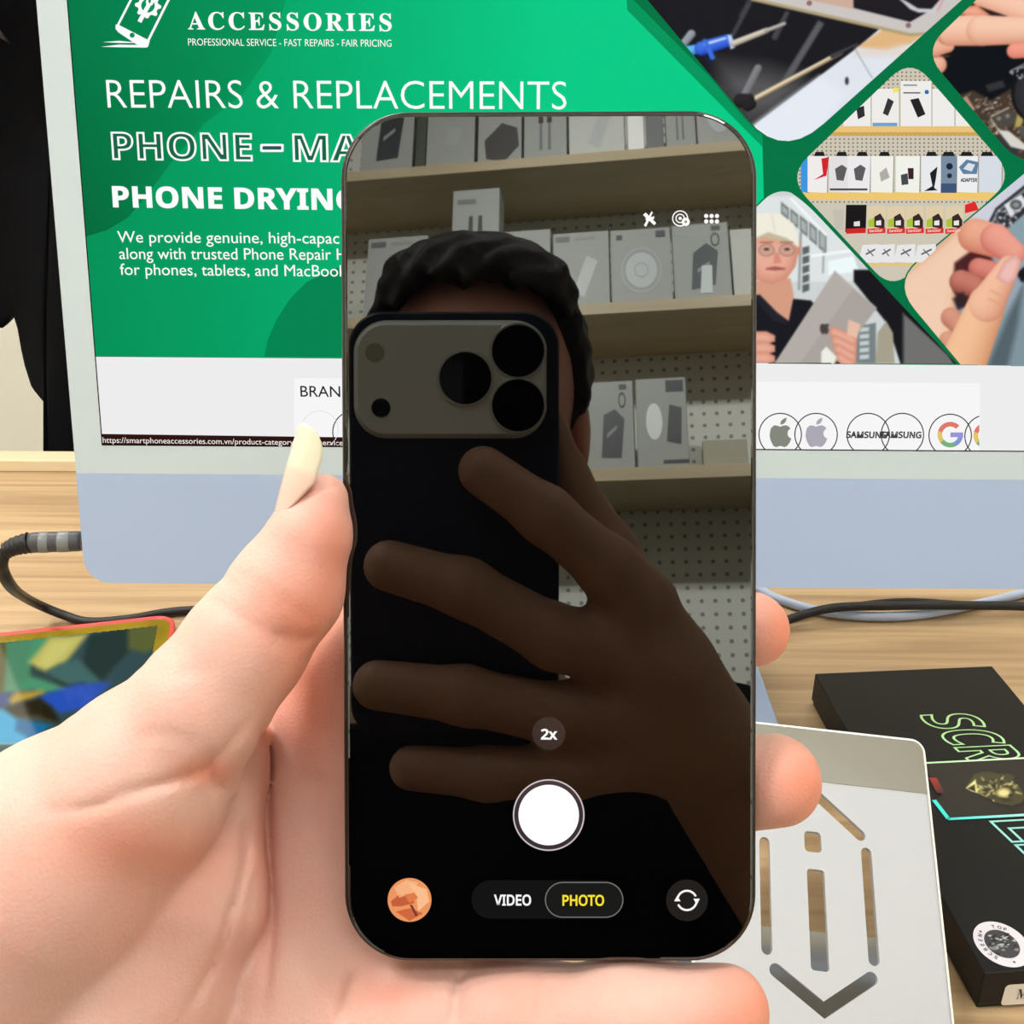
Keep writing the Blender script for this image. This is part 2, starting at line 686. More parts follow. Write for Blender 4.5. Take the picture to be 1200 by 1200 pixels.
for i, (x, y, sx, sy, p) in enumerate(LIGHTS):
    where = ['above the left end of the desk', 'above the right end of the desk', 'nearest the pegboard wall', 'beyond the desk by the front wall'][i]
    t = root('ceiling_light', 'long white ceiling light panel ' + where, 'ceiling light', (x, y, CEIL - 0.03), 'ceiling light panels')
    bm = bmesh.new()
    for s in (-1, 1):
        add_box(bm, (0, s * (sy / 2 + 0.01), 0.01), (sx + 0.04, 0.02, 0.04))
        add_box(bm, (s * (sx / 2 + 0.01), 0, 0.01), (0.02, sy, 0.04))
    bmobj('frame', bm, M['white_plastic'], t)
    a = Art()
    a.tri_poly([(-sx / 2, -sy / 2), (sx / 2, -sy / 2), (sx / 2, sy / 2), (-sx / 2, sy / 2)], (255, 250, 240), 0.0)
    a.build('diffuser', attr_mat('lit_diffuser', True, 0.5, strength=4.0), t)

for (p, q), side in zip(SPOTS, ('above the person', 'above the right end of the shelves')):  # housings for the added shelf spots
    dq = (Vector(q) - Vector(p)).to_track_quat('-Z', 'Y')
    t = root('track_spotlight', 'white track spotlight aimed at the pegboard shelves, ' + side, 'spotlight', Matrix.Translation(Vector(p)) @ dq.to_matrix().to_4x4(), 'track spotlights')
    L = [[(r * math.cos(2 * math.pi * i / 28), r * math.sin(2 * math.pi * i / 28), z) for i in range(28)] for r, z in ((0.03, 0.13), (0.05, 0.12), (0.052, -0.01), (0.046, -0.01), (0.044, 0.06))]
    rings('can', L, M['white_plastic'], t, True)
    up = dq.inverted() @ Vector((0, 0, 1))
    tube('stem', [tuple(up * 0.03 + Vector((0, 0, 0.06))), tuple(up * 0.13)], 0.008, M['white_plastic'], t)

# ------------------------------------------------------------------ desk
desk = root('desk', 'light oak desk with horizontal wood grain under the blue computer', 'desk', (0, 0.35, 0))
box('tabletop', (0, 0, 0.735), (3.0, 0.98, 0.03), M['desk'], desk, 0.002)
box('back_rail', (0, 0.4825, 0.7555), (3.0, 0.021, 0.011), M['edge'], desk, 0.001, label='pale strip along the back edge')
for sx in (-1, 1):
    for sy in (-1, 1):
        box('leg', (sx * 1.4, sy * 0.42, 0.36), (0.06, 0.06, 0.72), M['steel'], desk, 0.004)
DZ = 0.75

# ------------------------------------------------------------------ shelves on the pegboard wall (seen in the phone's glass)
wall_plane = lambda off: (W0 + WN * off, WN)


def wl(x, y, off=0.0):
    """reflected pixel -> (s along the wall, height) on the plane parallel to the wall"""
    p = mirror_on_plane(x, y, *wall_plane(off)) - W0
    return float(p @ WT), float(p @ WU)


SHELF_Z = [wl(650, 182)[1], wl(785, 350)[1], wl(785, 546)[1]]
SHT = 0.024
for z, w in zip(SHELF_Z, ['topmost', 'middle', 'lowest']):
    o = box('display_shelf', (0, 0, 0), (2.6, SHD, SHT), M['shelf'], None, 0.001)
    o.matrix_world = frame(W0 - WN * SHD / 2 + WU * (z - SHT / 2), WT, WN, WU)
    tag(o, 'light wooden shelf, %s of the three on the pegboard wall mirrored in the phone' % w, 'shelf', 'shelves on the pegboard wall')


def wall_box(px0, px1, pytop, level, depth, label, art=None, body=(168, 172, 166), name='accessory_box', group=None):
    s0, _ = wl(px0, 300, -0.02)
    s1, _ = wl(px1, 300, -0.02)
    zb = SHELF_Z[level] + 0.0005
    zt = wl((px0 + px1) / 2, pytop, -0.02)[1]
    # the pixels of one shelf lie at its own height
    ymid = {0: 170, 1: 310, 2: 500}[level]
    s0, s1 = wl(px0, ymid, -0.02)[0], wl(px1, ymid, -0.02)[0]
    h, w = zt - zb, s1 - s0
    mtx = frame(W0 + WT * (s0 + s1) / 2 - WN * 0.02 + WU * zb, -WT, WU, WN)
    t = root(name, label, 'box', mtx, group or 'boxes on the %s wall shelf' % ['topmost', 'middle', 'lowest'][level])
    box('carton', (0, h / 2, -depth / 2), (w, h, depth), mat('carton_card', body, 0.4), t, 0.0015)
    if art:
        a = Art()
        conv = lambda p: (-(p[0] - 0.5) * w, p[1] * h)     # unit square as mirrored -> face
        art(a, conv)
        if a.v:
            a.build('front_print', M['print'], t)
    return t, w, h


def A_poly(a, conv, pts, col, z=0.0006):
    a.tri_poly([conv(p) for p in pts], col, z)


def circ(cx, cy, rx, ry=None, n=28, a0=0, a1=360):
    ry = ry or rx
    return [(cx + rx * math.cos(math.radians(a0 + (a1 - a0) * i / n)), cy + ry * math.sin(math.radians(a0 + (a1 - a0) * i / n))) for i in range(n)]


def ringpoly(a, conv, cx, cy, rx, ry, th, col, z=0.0006, n=28):
    for i in range(n):
        b0, b1 = 2 * math.pi * i / n, 2 * math.pi * (i + 1) / n
        a.tri_poly([conv(p) for p in [(cx + rx * math.cos(b0), cy + ry * math.sin(b0)), (cx + rx * math.cos(b1), cy + ry * math.sin(b1)),
                                      (cx + (rx - th) * math.cos(b1), cy + (ry - th) * math.sin(b1)), (cx + (rx - th) * math.cos(b0), cy + (ry - th) * math.sin(b0))]], col, z)


def art_speaker(body=(52, 58, 62), tilt=0.12, shine=False):
    def f(a, c):
        A_poly(a, c, [(0.3, 0.15), (0.72 , 0.12 + tilt), (0.8, 0.55 + tilt), (0.6, 0.66 + tilt), (0.36, 0.62)], body)
        ringpoly(a, c, 0.76, 0.78, 0.08, 0.09, 0.025, (50, 55, 58))
        A_poly(a, c, [(0.7, 0.9), (0.86, 0.9), (0.86, 0.96), (0.7, 0.96)], (60, 60, 66))
        A_poly(a, c, [(0.42, 0.36), (0.64, 0.46), (0.64, 0.5), (0.42, 0.41)], (150, 152, 150), 0.0009)
        if shine:
            A_poly(a, c, [(0.45, 0.1), (0.66, 0.1), (0.68, 0.45), (0.5, 0.45)], (215, 225, 225), 0.0012)  # pale patch: glare on the carton, painted with the print
    return f


def art_cables(a, c):
    for x in (0.4, 0.6):
        A_poly(a, c, [(x - 0.035, 0.15), (x + 0.035, 0.15), (x + 0.03, 0.5), (x - 0.03, 0.5)], (120, 120, 118))
        A_poly(a, c, [(x - 0.06, 0.5), (x + 0.06, 0.5), (x + 0.04, 0.78), (x - 0.04, 0.78)], (44, 44, 46))
    A_poly(a, c, [(0.1, 0.88), (0.5, 0.88), (0.5, 0.92), (0.1, 0.92)], (120, 122, 124))


def art_disc(a, c):
    ringpoly(a, c, 0.5, 0.45, 0.34, 0.3, 0.03, (176, 184, 186))
    A_poly(a, c, circ(0.5, 0.45, 0.26, 0.23), (196, 203, 204))
    ringpoly(a, c, 0.5, 0.45, 0.12, 0.1, 0.02, (168, 176, 178), 0.0009)
    A_poly(a, c, [(0.1, 0.86), (0.2, 0.86), (0.2, 0.93), (0.1, 0.93)], (66, 68, 72))
    A_poly(a, c, [(0.76, 0.87), (0.92, 0.87), (0.92, 0.96), (0.76, 0.96)], (56, 60, 66))


def art_case(a, c):
    A_poly(a, c, [(0.35, 0.2), (0.55, 0.14), (0.8, 0.6), (0.6, 0.68)], (190, 194, 192))
    A_poly(a, c, [(0.05, 0.88), (0.3, 0.88), (0.3, 0.95), (0.05, 0.95)], (90, 94, 96))
    A_poly(a, c, [(0.4, 0.9), (0.75, 0.9), (0.75, 0.94), (0.4, 0.94)], (150, 150, 148))


def art_lines(a, c):
    A_poly(a, c, [(0.15, 0.72), (0.75, 0.72), (0.75, 0.78), (0.15, 0.78)], (72, 76, 80))
    A_poly(a, c, [(0.35, 0.3), (0.6, 0.25), (0.75, 0.45), (0.5, 0.5)], (176, 180, 180))


def art_hex(a, c):
    A_poly(a, c, [(0.2, 0.1), (0.62, 0.05), (0.95, 0.25), (0.9, 0.5), (0.55, 0.58), (0.15, 0.35)], (58, 52, 48))


def art_powerbank(a, c):
    A_poly(a, c, [(0.58, 0.3), (0.86, 0.26), (0.9, 0.66), (0.66, 0.7)], (76, 78, 80))
    A_poly(a, c, [(0.6, 0.84), (0.95, 0.84), (0.95, 0.97), (0.6, 0.97)], (60, 62, 66))
    A_poly(a, c, [(0.5, 0.06), (1.0, 0.06), (1.0, 0.1), (0.5, 0.1)], (70, 72, 80))
    A_poly(a, c, circ(0.35, 0.52, 0.16, 0.2), (240, 244, 244))  # white oval: the carton's glare, painted with the print


G0, G1, G2 = 'boxes on the topmost wall shelf', 'boxes on the middle wall shelf', 'boxes on the lowest wall shelf'
wall_box(424, 484, 100, 0, 0.06, 'white carton with a black speaker picture, at the left end of the top shelf', art_speaker((48, 54, 58), 0.05))
wall_box(487, 499, 110, 0, 0.05, 'narrow dark green carton between two white cartons on the top shelf', None, (70, 78, 62))
wall_box(500, 556, 100, 0, 0.06, 'white carton with a dark line of print, right of the narrow green carton', art_lines)
wall_box(560, 611, 110, 0, 0.06, 'white carton with a dark brown hexagonal gadget printed at its foot', art_hex)
wall_box(614, 664, 100, 0, 0.06, 'white carton picturing two short black cables, on the top shelf', art_cables)
wall_box(667, 732, 98, 0, 0.06, 'plain greyish carton right of the two-cable carton on the top shelf', art_case, (205, 206, 200))
wall_box(736, 755, 96, 0, 0.05, 'narrow bright white glossy carton on the top shelf', None, (250, 250, 248))
wall_box(758, 778, 98, 0, 0.06, 'slim dark grey carton beside the bright glossy one', None, (120, 122, 124))
wall_box(781, 815, 92, 0, 0.06, 'white carton with two dark cable plugs near the right of the top shelf', art_cables)
wall_box(818, 872, 92, 0, 0.06, 'grey patterned carton at the right end of the top shelf', art_disc, (178, 178, 172))
wall_box(430, 500, 278, 1, 0.06, 'white carton behind the dark hair of the person on the middle shelf', art_case)
wall_box(528, 584, 222, 1, 0.06, 'tall white carton with two long black cables on the middle shelf', art_cables)
wall_box(588, 645, 270, 1, 0.06, 'white carton with blue black lettering right of the tall cable carton', art_lines)
wall_box(648, 714, 272, 1, 0.06, 'white carton with a pale phone case picture on the middle shelf', art_case)
wall_box(716, 787, 268, 1, 0.06, 'white carton with a round charging disc picture on the middle shelf', art_disc)
wall_box(789, 856, 262, 1, 0.06, 'white carton picturing a dark speaker with a wrist loop', art_speaker((52, 64, 66), 0.08, True))
wall_box(858, 884, 268, 1, 0.06, 'narrow pale carton at the right end of the middle shelf', None, (206, 206, 198))
wall_box(688, 743, 447, 2, 0.06, 'white carton with a grey speaker tag picture on the lowest shelf', art_speaker((70, 74, 76), 0.02))
wall_box(746, 806, 443, 2, 0.06, 'glossy white carton picturing a black power bank on the lowest shelf', art_powerbank)
wall_box(822, 874, 515, 2, 0.06, 'low pale cardboard tray at the right of the lowest shelf', None, (176, 172, 150))

# ------------------------------------------------------------------ black coat hanging beyond the desk
jp = np.array([0, 1.02, 0.0])
jn = np.array([0, 1.0, 0])


def jl(x, y):
    p = on_plane(x, y, jp, jn)
    return p


jk = root('coat', 'black cloth coat hanging behind the left edge of the blue computer', 'coat', (-0.5, 1.02, 0))
xs = np.linspace(-170, 190, 73)


def coat_bottom(x):
    px = [-170, -40, -4, 6, 9, 16, 22, 36, 57, 58.5, 190]
    py = [330, 385, 390, 374, 372, 392, 425, 455, 469, 900, 900]
    return float(np.interp(x, px, py))


top_y = -330
rows = 60
vs, fs = [], []
for i, x in enumerate(xs):
    yb = coat_bottom(x)
    for k in range(rows + 1):
        y = top_y + (yb - top_y) * k / rows
        p = jl(x, y)
        if p[2] < 0.02:
            p[2] = 0.02 + 0.0005 * k
        fold = 0.012 * math.sin(x * 0.035 + 0.004 * y) + 0.006 * math.sin(x * 0.03 - 0.012 * y + 1)
        vs.append((p[0] + 0.5, fold, p[2]))
for i in range(len(xs) - 1):
    for k in range(rows):
        a = i * (rows + 1) + k
        fs.append((a, a + 1, a + rows + 2, a + rows + 1))
body = pymesh('garment', vs, fs, M['cloth'], jk, True)
sm = body.modifiers.new('thickness', 'SOLIDIFY')
sm.thickness = 0.012
# shiny grey collar flap
vs, fs = [], []
for i in range(13):
    for k in range(13):
        x = -60 + (95 * i / 12) * (0.35 + 0.65 * k / 12) - 10
        y = -120 + 175 * k / 12 + 18 * math.sin(i * 0.5)
        p = jl(x, y)
        vs.append((p[0] + 0.5, -0.035 - 0.012 * math.sin(i * 0.9 + k * 0.5) - 0.01 * math.sin(k * 0.8), p[2]))
for i in range(12):
    for k in range(12):
        a = i * 13 + k
        fs.append((a, a + 1, a + 14, a + 13))
col_ = pymesh('collar', vs, fs, M['satin'], jk, True, label='shiny grey collar flap')
sm = col_.modifiers.new('thickness', 'SOLIDIFY')
sm.thickness = 0.004

# ------------------------------------------------------------------ pale blue all-in-one computer
TILT = math.radians(11)
MO = at(100, 683, 0.5)
MX = np.array([1.0, 0, 0])
MY = np.array([0, math.sin(TILT), math.cos(TILT)])
MZ = np.cross(MX, MY)
mon = root('desktop_computer', 'pale blue all-in-one desktop computer showing a green phone repair web page', 'computer', frame(MO, MX, MY, MZ))
MW, MH, MT = 0.547, 0.402, 0.0115
CH = 0.0553          # chin height
SX0, SX1, SY0 = 0.0133, 0.5337, 0.0690
SY1 = SY0 + 0.2928


def ml(x, y):
    p = on_plane(x, y, MO, MZ) - MO
    return float(p @ MX), float(p @ MY)


def rr_cut(y0, y1, inset=0.0):
    """the part of the body's rounded outline between two heights"""
    pts = rrect(MW - 2 * inset, MH - 2 * inset, 0.0125 - inset, 10, MW / 2, MH / 2)
    return clip_convex(pts, [(-1, y0), (1, y0), (1, y1), (-1, y1)])


loops = []
for (ins, z) in ((0.0012, -MT), (0.0, -MT + 0.0012), (0.0, -0.0006)):
    loops.append([(x, y, z) for x, y in rrect(MW - 2 * ins, MH - 2 * ins, 0.0125 - ins, 10, MW / 2, MH / 2)])
rings('back_shell', loops, M['blue_side'], mon)
def slab(name, pts, z0, z1, m, parent, label=None):
    return rings(name, [[(x, y, z0) for x, y in pts], [(x, y, z1) for x, y in pts]], m, parent, label=label)
slab('chin', rr_cut(-1, CH), -0.0006, 0.0, M['blue_alu'], mon)
slab('bezel', rr_cut(CH, 2), -0.0006, 0.0, M['white_bezel'], mon, 'white border around the screen')
a = Art()
a.tri_poly([(SX0, SY0), (SX1, SY0), (SX1, SY1), (SX0, SY1)], (8, 8, 8), 0.00005)
scr = a.build('screen', M['screen'], mon, 'lit screen with a web page')
E_ = 0.0006
SCRECT = [(SX0 + E_, SY0 + E_), (SX1 - E_, SY0 + E_), (SX1 - E_, SY1 - E_), (SX0 + E_, SY1 - E_)]


def sp(art, pts, col, z, cl=None):
    """polygon in photograph coordinates on the computer's screen plane"""
    q = [ml(*p) for p in pts]
    if cl is not None:
        if isinstance(col[0], (tuple, list)):
            col = col[0]
        q = clip_convex(q, cl)
    q = clip_convex(q, SCRECT)
    if len(q) > 2:
        art.tri_poly(q, col, z)


L1 = 0.0001
# green banner with its lighter sweep and darker curved shapes
ban = Art()
x0, x1 = SCRECT[0][0], SCRECT[1][0]
yb = ml(103, 417.5)[1]
NB = 40
for i in range(NB):
    u0, u1 = i / NB, (i + 1) / NB
    def gcol(u):
        x = 70 + u * 1330
        g = np.interp(x, [70, 250, 430, 620, 800, 1400], [0, 0.25, 0.62, 1.0, 1.0, 0.8])
        c0, c1 = (0, 146, 88), (4, 204, 136)
        return tuple(c0[k] + (c1[k] - c0[k]) * g for k in range(3))
    a0, a1 = x0 + (x1 - x0) * u0, x0 + (x1 - x0) * u1
    ban.tri_poly([(a0, yb), (a1, yb), (a1, SCRECT[2][1]), (a0, SCRECT[2][1])], [gcol(u0), gcol(u1), gcol(u1), gcol(u0)], 2 * L1)
sw = [(50, -160), (330, -160), (335, 0), (318, 62), (285, 110), (240, 145), (205, 185), (170, 232), (150, 255), (125, 270), (97, 277)]
cols = [(0, 128, 78), (0, 150, 92), (0, 152, 92), (0, 150, 90), (0, 148, 88), (0, 142, 84), (0, 134, 78), (0, 122, 70), (0, 116, 64), (0, 110, 60), (0, 106, 58)]
q = [ml(*p) for p in sw]
q[0] = (x0, q[0][1]); q[-1] = (x0, q[-1][1])
q[0] = (x0, min(q[0][1], SCRECT[2][1])); q[1] = (q[1][0], min(q[1][1], SCRECT[2][1]))
ban.tri_poly(q, cols, 3 * L1)
sp(ban, [(310, 417.8), (314, 398), (324, 375), (340, 350), (360, 330), (390, 316), (430, 300), (480, 300), (520, 330), (520, 420)], (0, 132, 80), 3 * L1)
sp(ban, [(742, -160), (742, 0), (760, 22), (893, 158), (900, 426), (1420, 430), (1420, -160)], (0, 116, 68), 3 * L1)
sp(ban, [(742, -160), (742, 0), (893, 152), (893, 172), (735, 12), (725, -160)], (0, 150, 92), 3.5 * L1)
ban.build('web_banner', M['screen'], scr, 'green banner with curved darker shapes')

# white strip below and the dark address bar
wp = Art()
ya = ml(200, 418)[1]
yw = ml(700, 530)[1]
sp(wp, [(60, 417.6), (1450, 427.5), (1450, 540), (60, 524)], (238, 237, 238), 2 * L1)
sp(wp, [(345, 443), (1148, 449), (1148, 540), (345, 524)], (247, 246, 246), 2.5 * L1)
sp(wp, [(60, 507.5), (460, 513), (460, 540), (60, 530)], (44, 18, 16), 3 * L1)
wp.build('page_strip', M['screen'], scr, 'white page strip with a dark address bar')


def stext(art, s, p0, p1, hpx, col, z, bold=0.0, fnt=INTER, space=1.0, stroke=0.0):
    a_, b_ = ml(*p0), ml(*p1)
    mid = ((p0[0] + p1[0]) / 2, (p0[1] + p1[1]) / 2)
    h = ml(mid[0], mid[1] - hpx)[1] - ml(*mid)[1]
    fit_text(art, s, a_, b_, h, col, z, bold, fnt, stroke, space)


W_ = (255, 255, 255)
tx = Art()
stext(tx, mathbold('ACCESSORIES'), (221, 34.5), (459, 36.5), 20, W_, 5 * L1, 0.004, MATHF, 1.16)
stext(tx, 'PROFESSIONAL SERVICE - FAST REPAIRS - FAIR PRICING', (221, 53.5), (459, 55), 8.2, W_, 5 * L1, -0.004, PLAIN)
tx.build('shop_name', M['screen'], scr)
tx = Art()
stext(tx, 'REPAIRS & REPLACEMENTS', (126.5, 126.5), (664, 128.5), 33, W_, 5 * L1, -0.008, PLAIN)
tx.build('headline', M['screen'], scr)
tx = Art()
for w_, xa, xb in (('PHONE', 133.5, 295.5), ('MA', 345, 424)):
    ya_, yb_2 = 186.5 + (xa - 133) * 0.01, 186.5 + (xb - 133) * 0.01
    stext(tx, sansbold(w_), (xa, ya_), (xb, yb_2), 31, W_, 6 * L1, 0.0, SANSB, 1.0, 0.017)
    stext(tx, sansbold(w_), (xa, ya_), (xb, yb_2), 31, (20, 100, 70), 5 * L1, 0.0, SANSB)
for g_, c_, z_q in ((0, W_, 5 * L1), (2.6, (40, 84, 92), 6 * L1)):
    sp(tx, [(305.5 + x, 173.4 + y) for x, y in rrect(27.5 - 2 * g_, 9.5 - 2 * g_, 1.6, 4, 13.5, 0)], c_, z_q)
tx.build('outlined_headline', M['screen'], scr)
tx = Art()
stext(tx, sansbold('PHONE DRYING'), (133.5, 242.5), (417, 246), 24, W_, 5 * L1, 0.01, SANSB)
tx.build('bold_headline', M['screen'], scr)
tx = Art()
stext(tx, 'We provide genuine, high-capac', (138.5, 284), (398, 285.5), 13.2, W_, 5 * L1, 0.0, PLAIN)
stext(tx, 'along with trusted Phone Repair H', (140.5, 303.5), (406, 304.5), 13.2, W_, 5 * L1, 0.0, PLAIN)
stext(tx, 'for phones, tablets, and MacBook', (141.5, 322), (407, 324), 13.2, W_, 5 * L1, 0.0, PLAIN)
tx.build('paragraph', M['screen'], scr)
tx = Art()
stext(tx, 'BRAN', (352.5, 464.5), (399, 465), 12.5, (30, 30, 32), 5 * L1, 0.004, PLAIN)
tx.build('section_title', M['screen'], scr)
tx = Art()
stext(tx, 'https://smartphoneaccessories.com.vn/product-category/repair-service', (121, 518.5), (402, 521.8), 6.4, (240, 232, 228), 5 * L1, 0.004, PLAIN)
tx.build('address', M['screen'], scr)

# logo: tilted phone outline with gear and spanner
lg = Art()
def line(art, p, q_, w, col, z):
    dx, dy = q_[0] - p[0], q_[1] - p[1]
    l = math.hypot(dx, dy)
    nx, ny = -dy / l * w / 2, dx / l * w / 2
    sp(art, [(p[0] + nx, p[1] + ny), (q_[0] + nx, q_[1] + ny), (q_[0] - nx, q_[1] - ny), (p[0] - nx, p[1] - ny)], col, z)
line(lg, (137, 33), (158, -8), 2.6, W_, 5 * L1)
line(lg, (172, 52), (202, -8), 2.8, W_, 5 * L1)
sp(lg, [(136, 29), (139, 29), (176, 48), (174, 55), (171, 56), (160, 52), (139, 38), (136, 34)], W_, 5 * L1)
sp(lg, circ(155.5, 41.5, 3, 3, 14), (0, 140, 84), 6 * L1)
sp(lg, [(121, 49.5), (140, 48), (165, 50.5), (140, 50.5)], W_, 5 * L1)
sp(lg, [(119, 55), (140, 52.5), (172, 53), (172, 56), (140, 55.5)], W_, 5 * L1)
gear = []
for i in range(32):
    rr = 15.5 if (i % 4) < 2 else 12
    gear.append((174 + rr * math.cos(2 * math.pi * i / 32), 7 + rr * 0.95 * math.sin(2 * math.pi * i / 32)))
q = [ml(*p) for p in gear]
lg.tri_poly(q, W_, 5 * L1)
sp(lg, circ(174, 7, 8, 8, 20), (0, 142, 86), 6 * L1)
line(lg, (164, 26), (175, 6), 5, W_, 7 * L1)
sp(lg, circ(176, 3, 4.5, 4.5, 12), W_, 7 * L1)
sp(lg, [(174, -3), (179, -3), (177, 4), (175, 4)], (0, 142, 86), 8 * L1)
lg.build('logo', M['screen'], scr, 'white phone and gear logo')

# row of round brand badges at the foot of the page
def sring(art, cx, cy, r, w, col, z, n=44):
    for i in range(n):
        b0, b1 = 2 * math.pi * i / n, 2 * math.pi * (i + 1) / n
        sp(art, [(cx + r * math.cos(b0), cy + r * math.sin(b0)), (cx + r * math.cos(b1), cy + r * math.sin(b1)),
                 (cx + (r - w) * math.cos(b1), cy + (r - w) * math.sin(b1)), (cx + (r - w) * math.cos(b0), cy + (r - w) * math.sin(b0))], col, z, BADGE)
APPLE = [(-12, -2), (-11, -7), (-7, -10.5), (-3, -10), (0, -8.7), (3, -10), (7, -10.5), (10, -9), (12, -6.5), (9, -3.5), (8.5, 1), (10, 4), (13, 6), (11, 11), (8, 15), (5, 16.5), (0, 15), (-5, 16.5), (-8, 15), (-11, 9), (-12.5, 3)]
LEAF = [(0, -11), (0.5, -15), (3.5, -18.5), (7.5, -20), (7, -16), (4.5, -12.5)]
BADGE = [ml(345, 443), ml(1147, 449), ml(1147, 529.5), ml(345, 521)]


def badges(name, items):
    a_ = Art()
    for it in items:
        it(a_)
    a_.build(name, M['screen'], scr)


def apple(cx, cy, col):
    def f(a_):
        sring(a_, cx, cy + 1, 25.5, 1.3, (40, 40, 42), 5 * L1)
        for sh in (APPLE, LEAF):
            q = [ml(cx + x, cy + y * 0.95) for x, y in sh]
            a_.tri_poly(q, col, 6 * L1)
    return f


def word(cx, cy):
    def f(a_):
        sring(a_, cx, cy + 1, 25.5, 1.3, (40, 40, 42), 5 * L1)
        stext(a_, 'SAMSUNG', (cx - 25.5, cy + 4.5), (cx + 21.5, cy + 5), 7, (64, 64, 66), 6 * L1, 0.03)
    return f


def gee(cx, cy, partial=False):
    def f(a_):
        sring(a_, cx, cy + 1, 25.5, 1.3, (40, 40, 42), 5 * L1)
        n = 40
        for i in range(n):
            g0 = -45 - i * (315 / n)
            g1 = -45 - (i + 1) * (315 / n)
            mid = (g0 + g1) / 2
            c = (222, 122, 102) if mid > -160 else (226, 196, 110) if mid > -215 else (120, 176, 128) if mid > -300 else (128, 150, 214)
            b0, b1 = math.radians(g0), math.radians(g1)
            sp(a_, [(cx + 15 * math.cos(b0), cy + 15 * math.sin(b0)), (cx + 15 * math.cos(b1), cy + 15 * math.sin(b1)),
                    (cx + 9.5 * math.cos(b1), cy + 9.5 * math.sin(b1)), (cx + 9.5 * math.cos(b0), cy + 9.5 * math.sin(b0))], c, 6 * L1, BADGE)
        sp(a_, [(cx, cy - 2.6), (cx + 15, cy - 2.6), (cx + 15, cy + 3), (cx, cy + 3)], (150, 150, 214), 6.5 * L1, BADGE)
    return f


badges('brand_badge', [lambda a_: sring(a_, 375, 503, 22, 0.8, (226, 224, 224), 5 * L1), lambda a_: sring(a_, 415, 506, 25.5, 1.3, (40, 40, 42), 5 * L1)])
badges('brand_badge', [apple(914, 508, (132, 136, 124)), apple(956, 508, (172, 168, 180))])
badges('brand_badge', [word(1017, 508), word(1057, 508)])
badges('brand_badge', [gee(1113, 509), gee(1155, 510)])

# ---- the five photographs of the banner, each one flat picture on the screen
def arc_corner(poly, r, n=7):
    """round the corners of a convex polygon given in photograph coordinates"""
    out = []
    m = len(poly)
    for i in range(m):
        p0, p, p1 = (np.array(poly[(i + k) % m], float) for k in (-1, 0, 1))
        rr = r[i] if hasattr(r, '__len__') else r
        if rr <= 0:
            out.append(tuple(p)); continue
        d0, d1 = (p0 - p), (p1 - p)
        a_, b_ = p + d0 / np.linalg.norm(d0) * rr, p + d1 / np.linalg.norm(d1) * rr
        for k in range(n + 1):
            t = k / n
            out.append(tuple((1 - t) ** 2 * a_ + 2 * t * (1 - t) * p + t * t * b_))
    return out


class Tile:
    def __init__(self, outline, base):
        self.a = Art()
        self.cl = [ml(*p) for p in outline]
        self.z = 5 * L1
        self.p(outline, base)

    def p(self, pts, col, up=0.25):
        sp(self.a, pts, col, self.z, self.cl)
        self.z += up * L1 * 0.1

    def l(self, p, q_, w, col):
        dx, dy = q_[0] - p[0], q_[1] - p[1]
        l_ = math.hypot(dx, dy) or 1
        nx, ny = -dy / l_ * w / 2, dx / l_ * w / 2
        self.p([(p[0] + nx, p[1] + ny), (q_[0] + nx, q_[1] + ny), (q_[0] - nx, q_[1] - ny), (p[0] - nx, p[1] - ny)], col)

    def blob(self, pts, shades, cx=None, cy=None):
        """soft rounding: the same shape inset step by step in other tones"""
        cx = sum(p[0] for p in pts) / len(pts) if cx is None else cx
        cy = sum(p[1] for p in pts) / len(pts) if cy is None else cy
        for k, c in enumerate(shades):
            s = 1 - 0.9 * k / len(shades)
            self.p([(cx + (p[0] - cx) * s, cy + (p[1] - cy) * s) for p in pts], c)



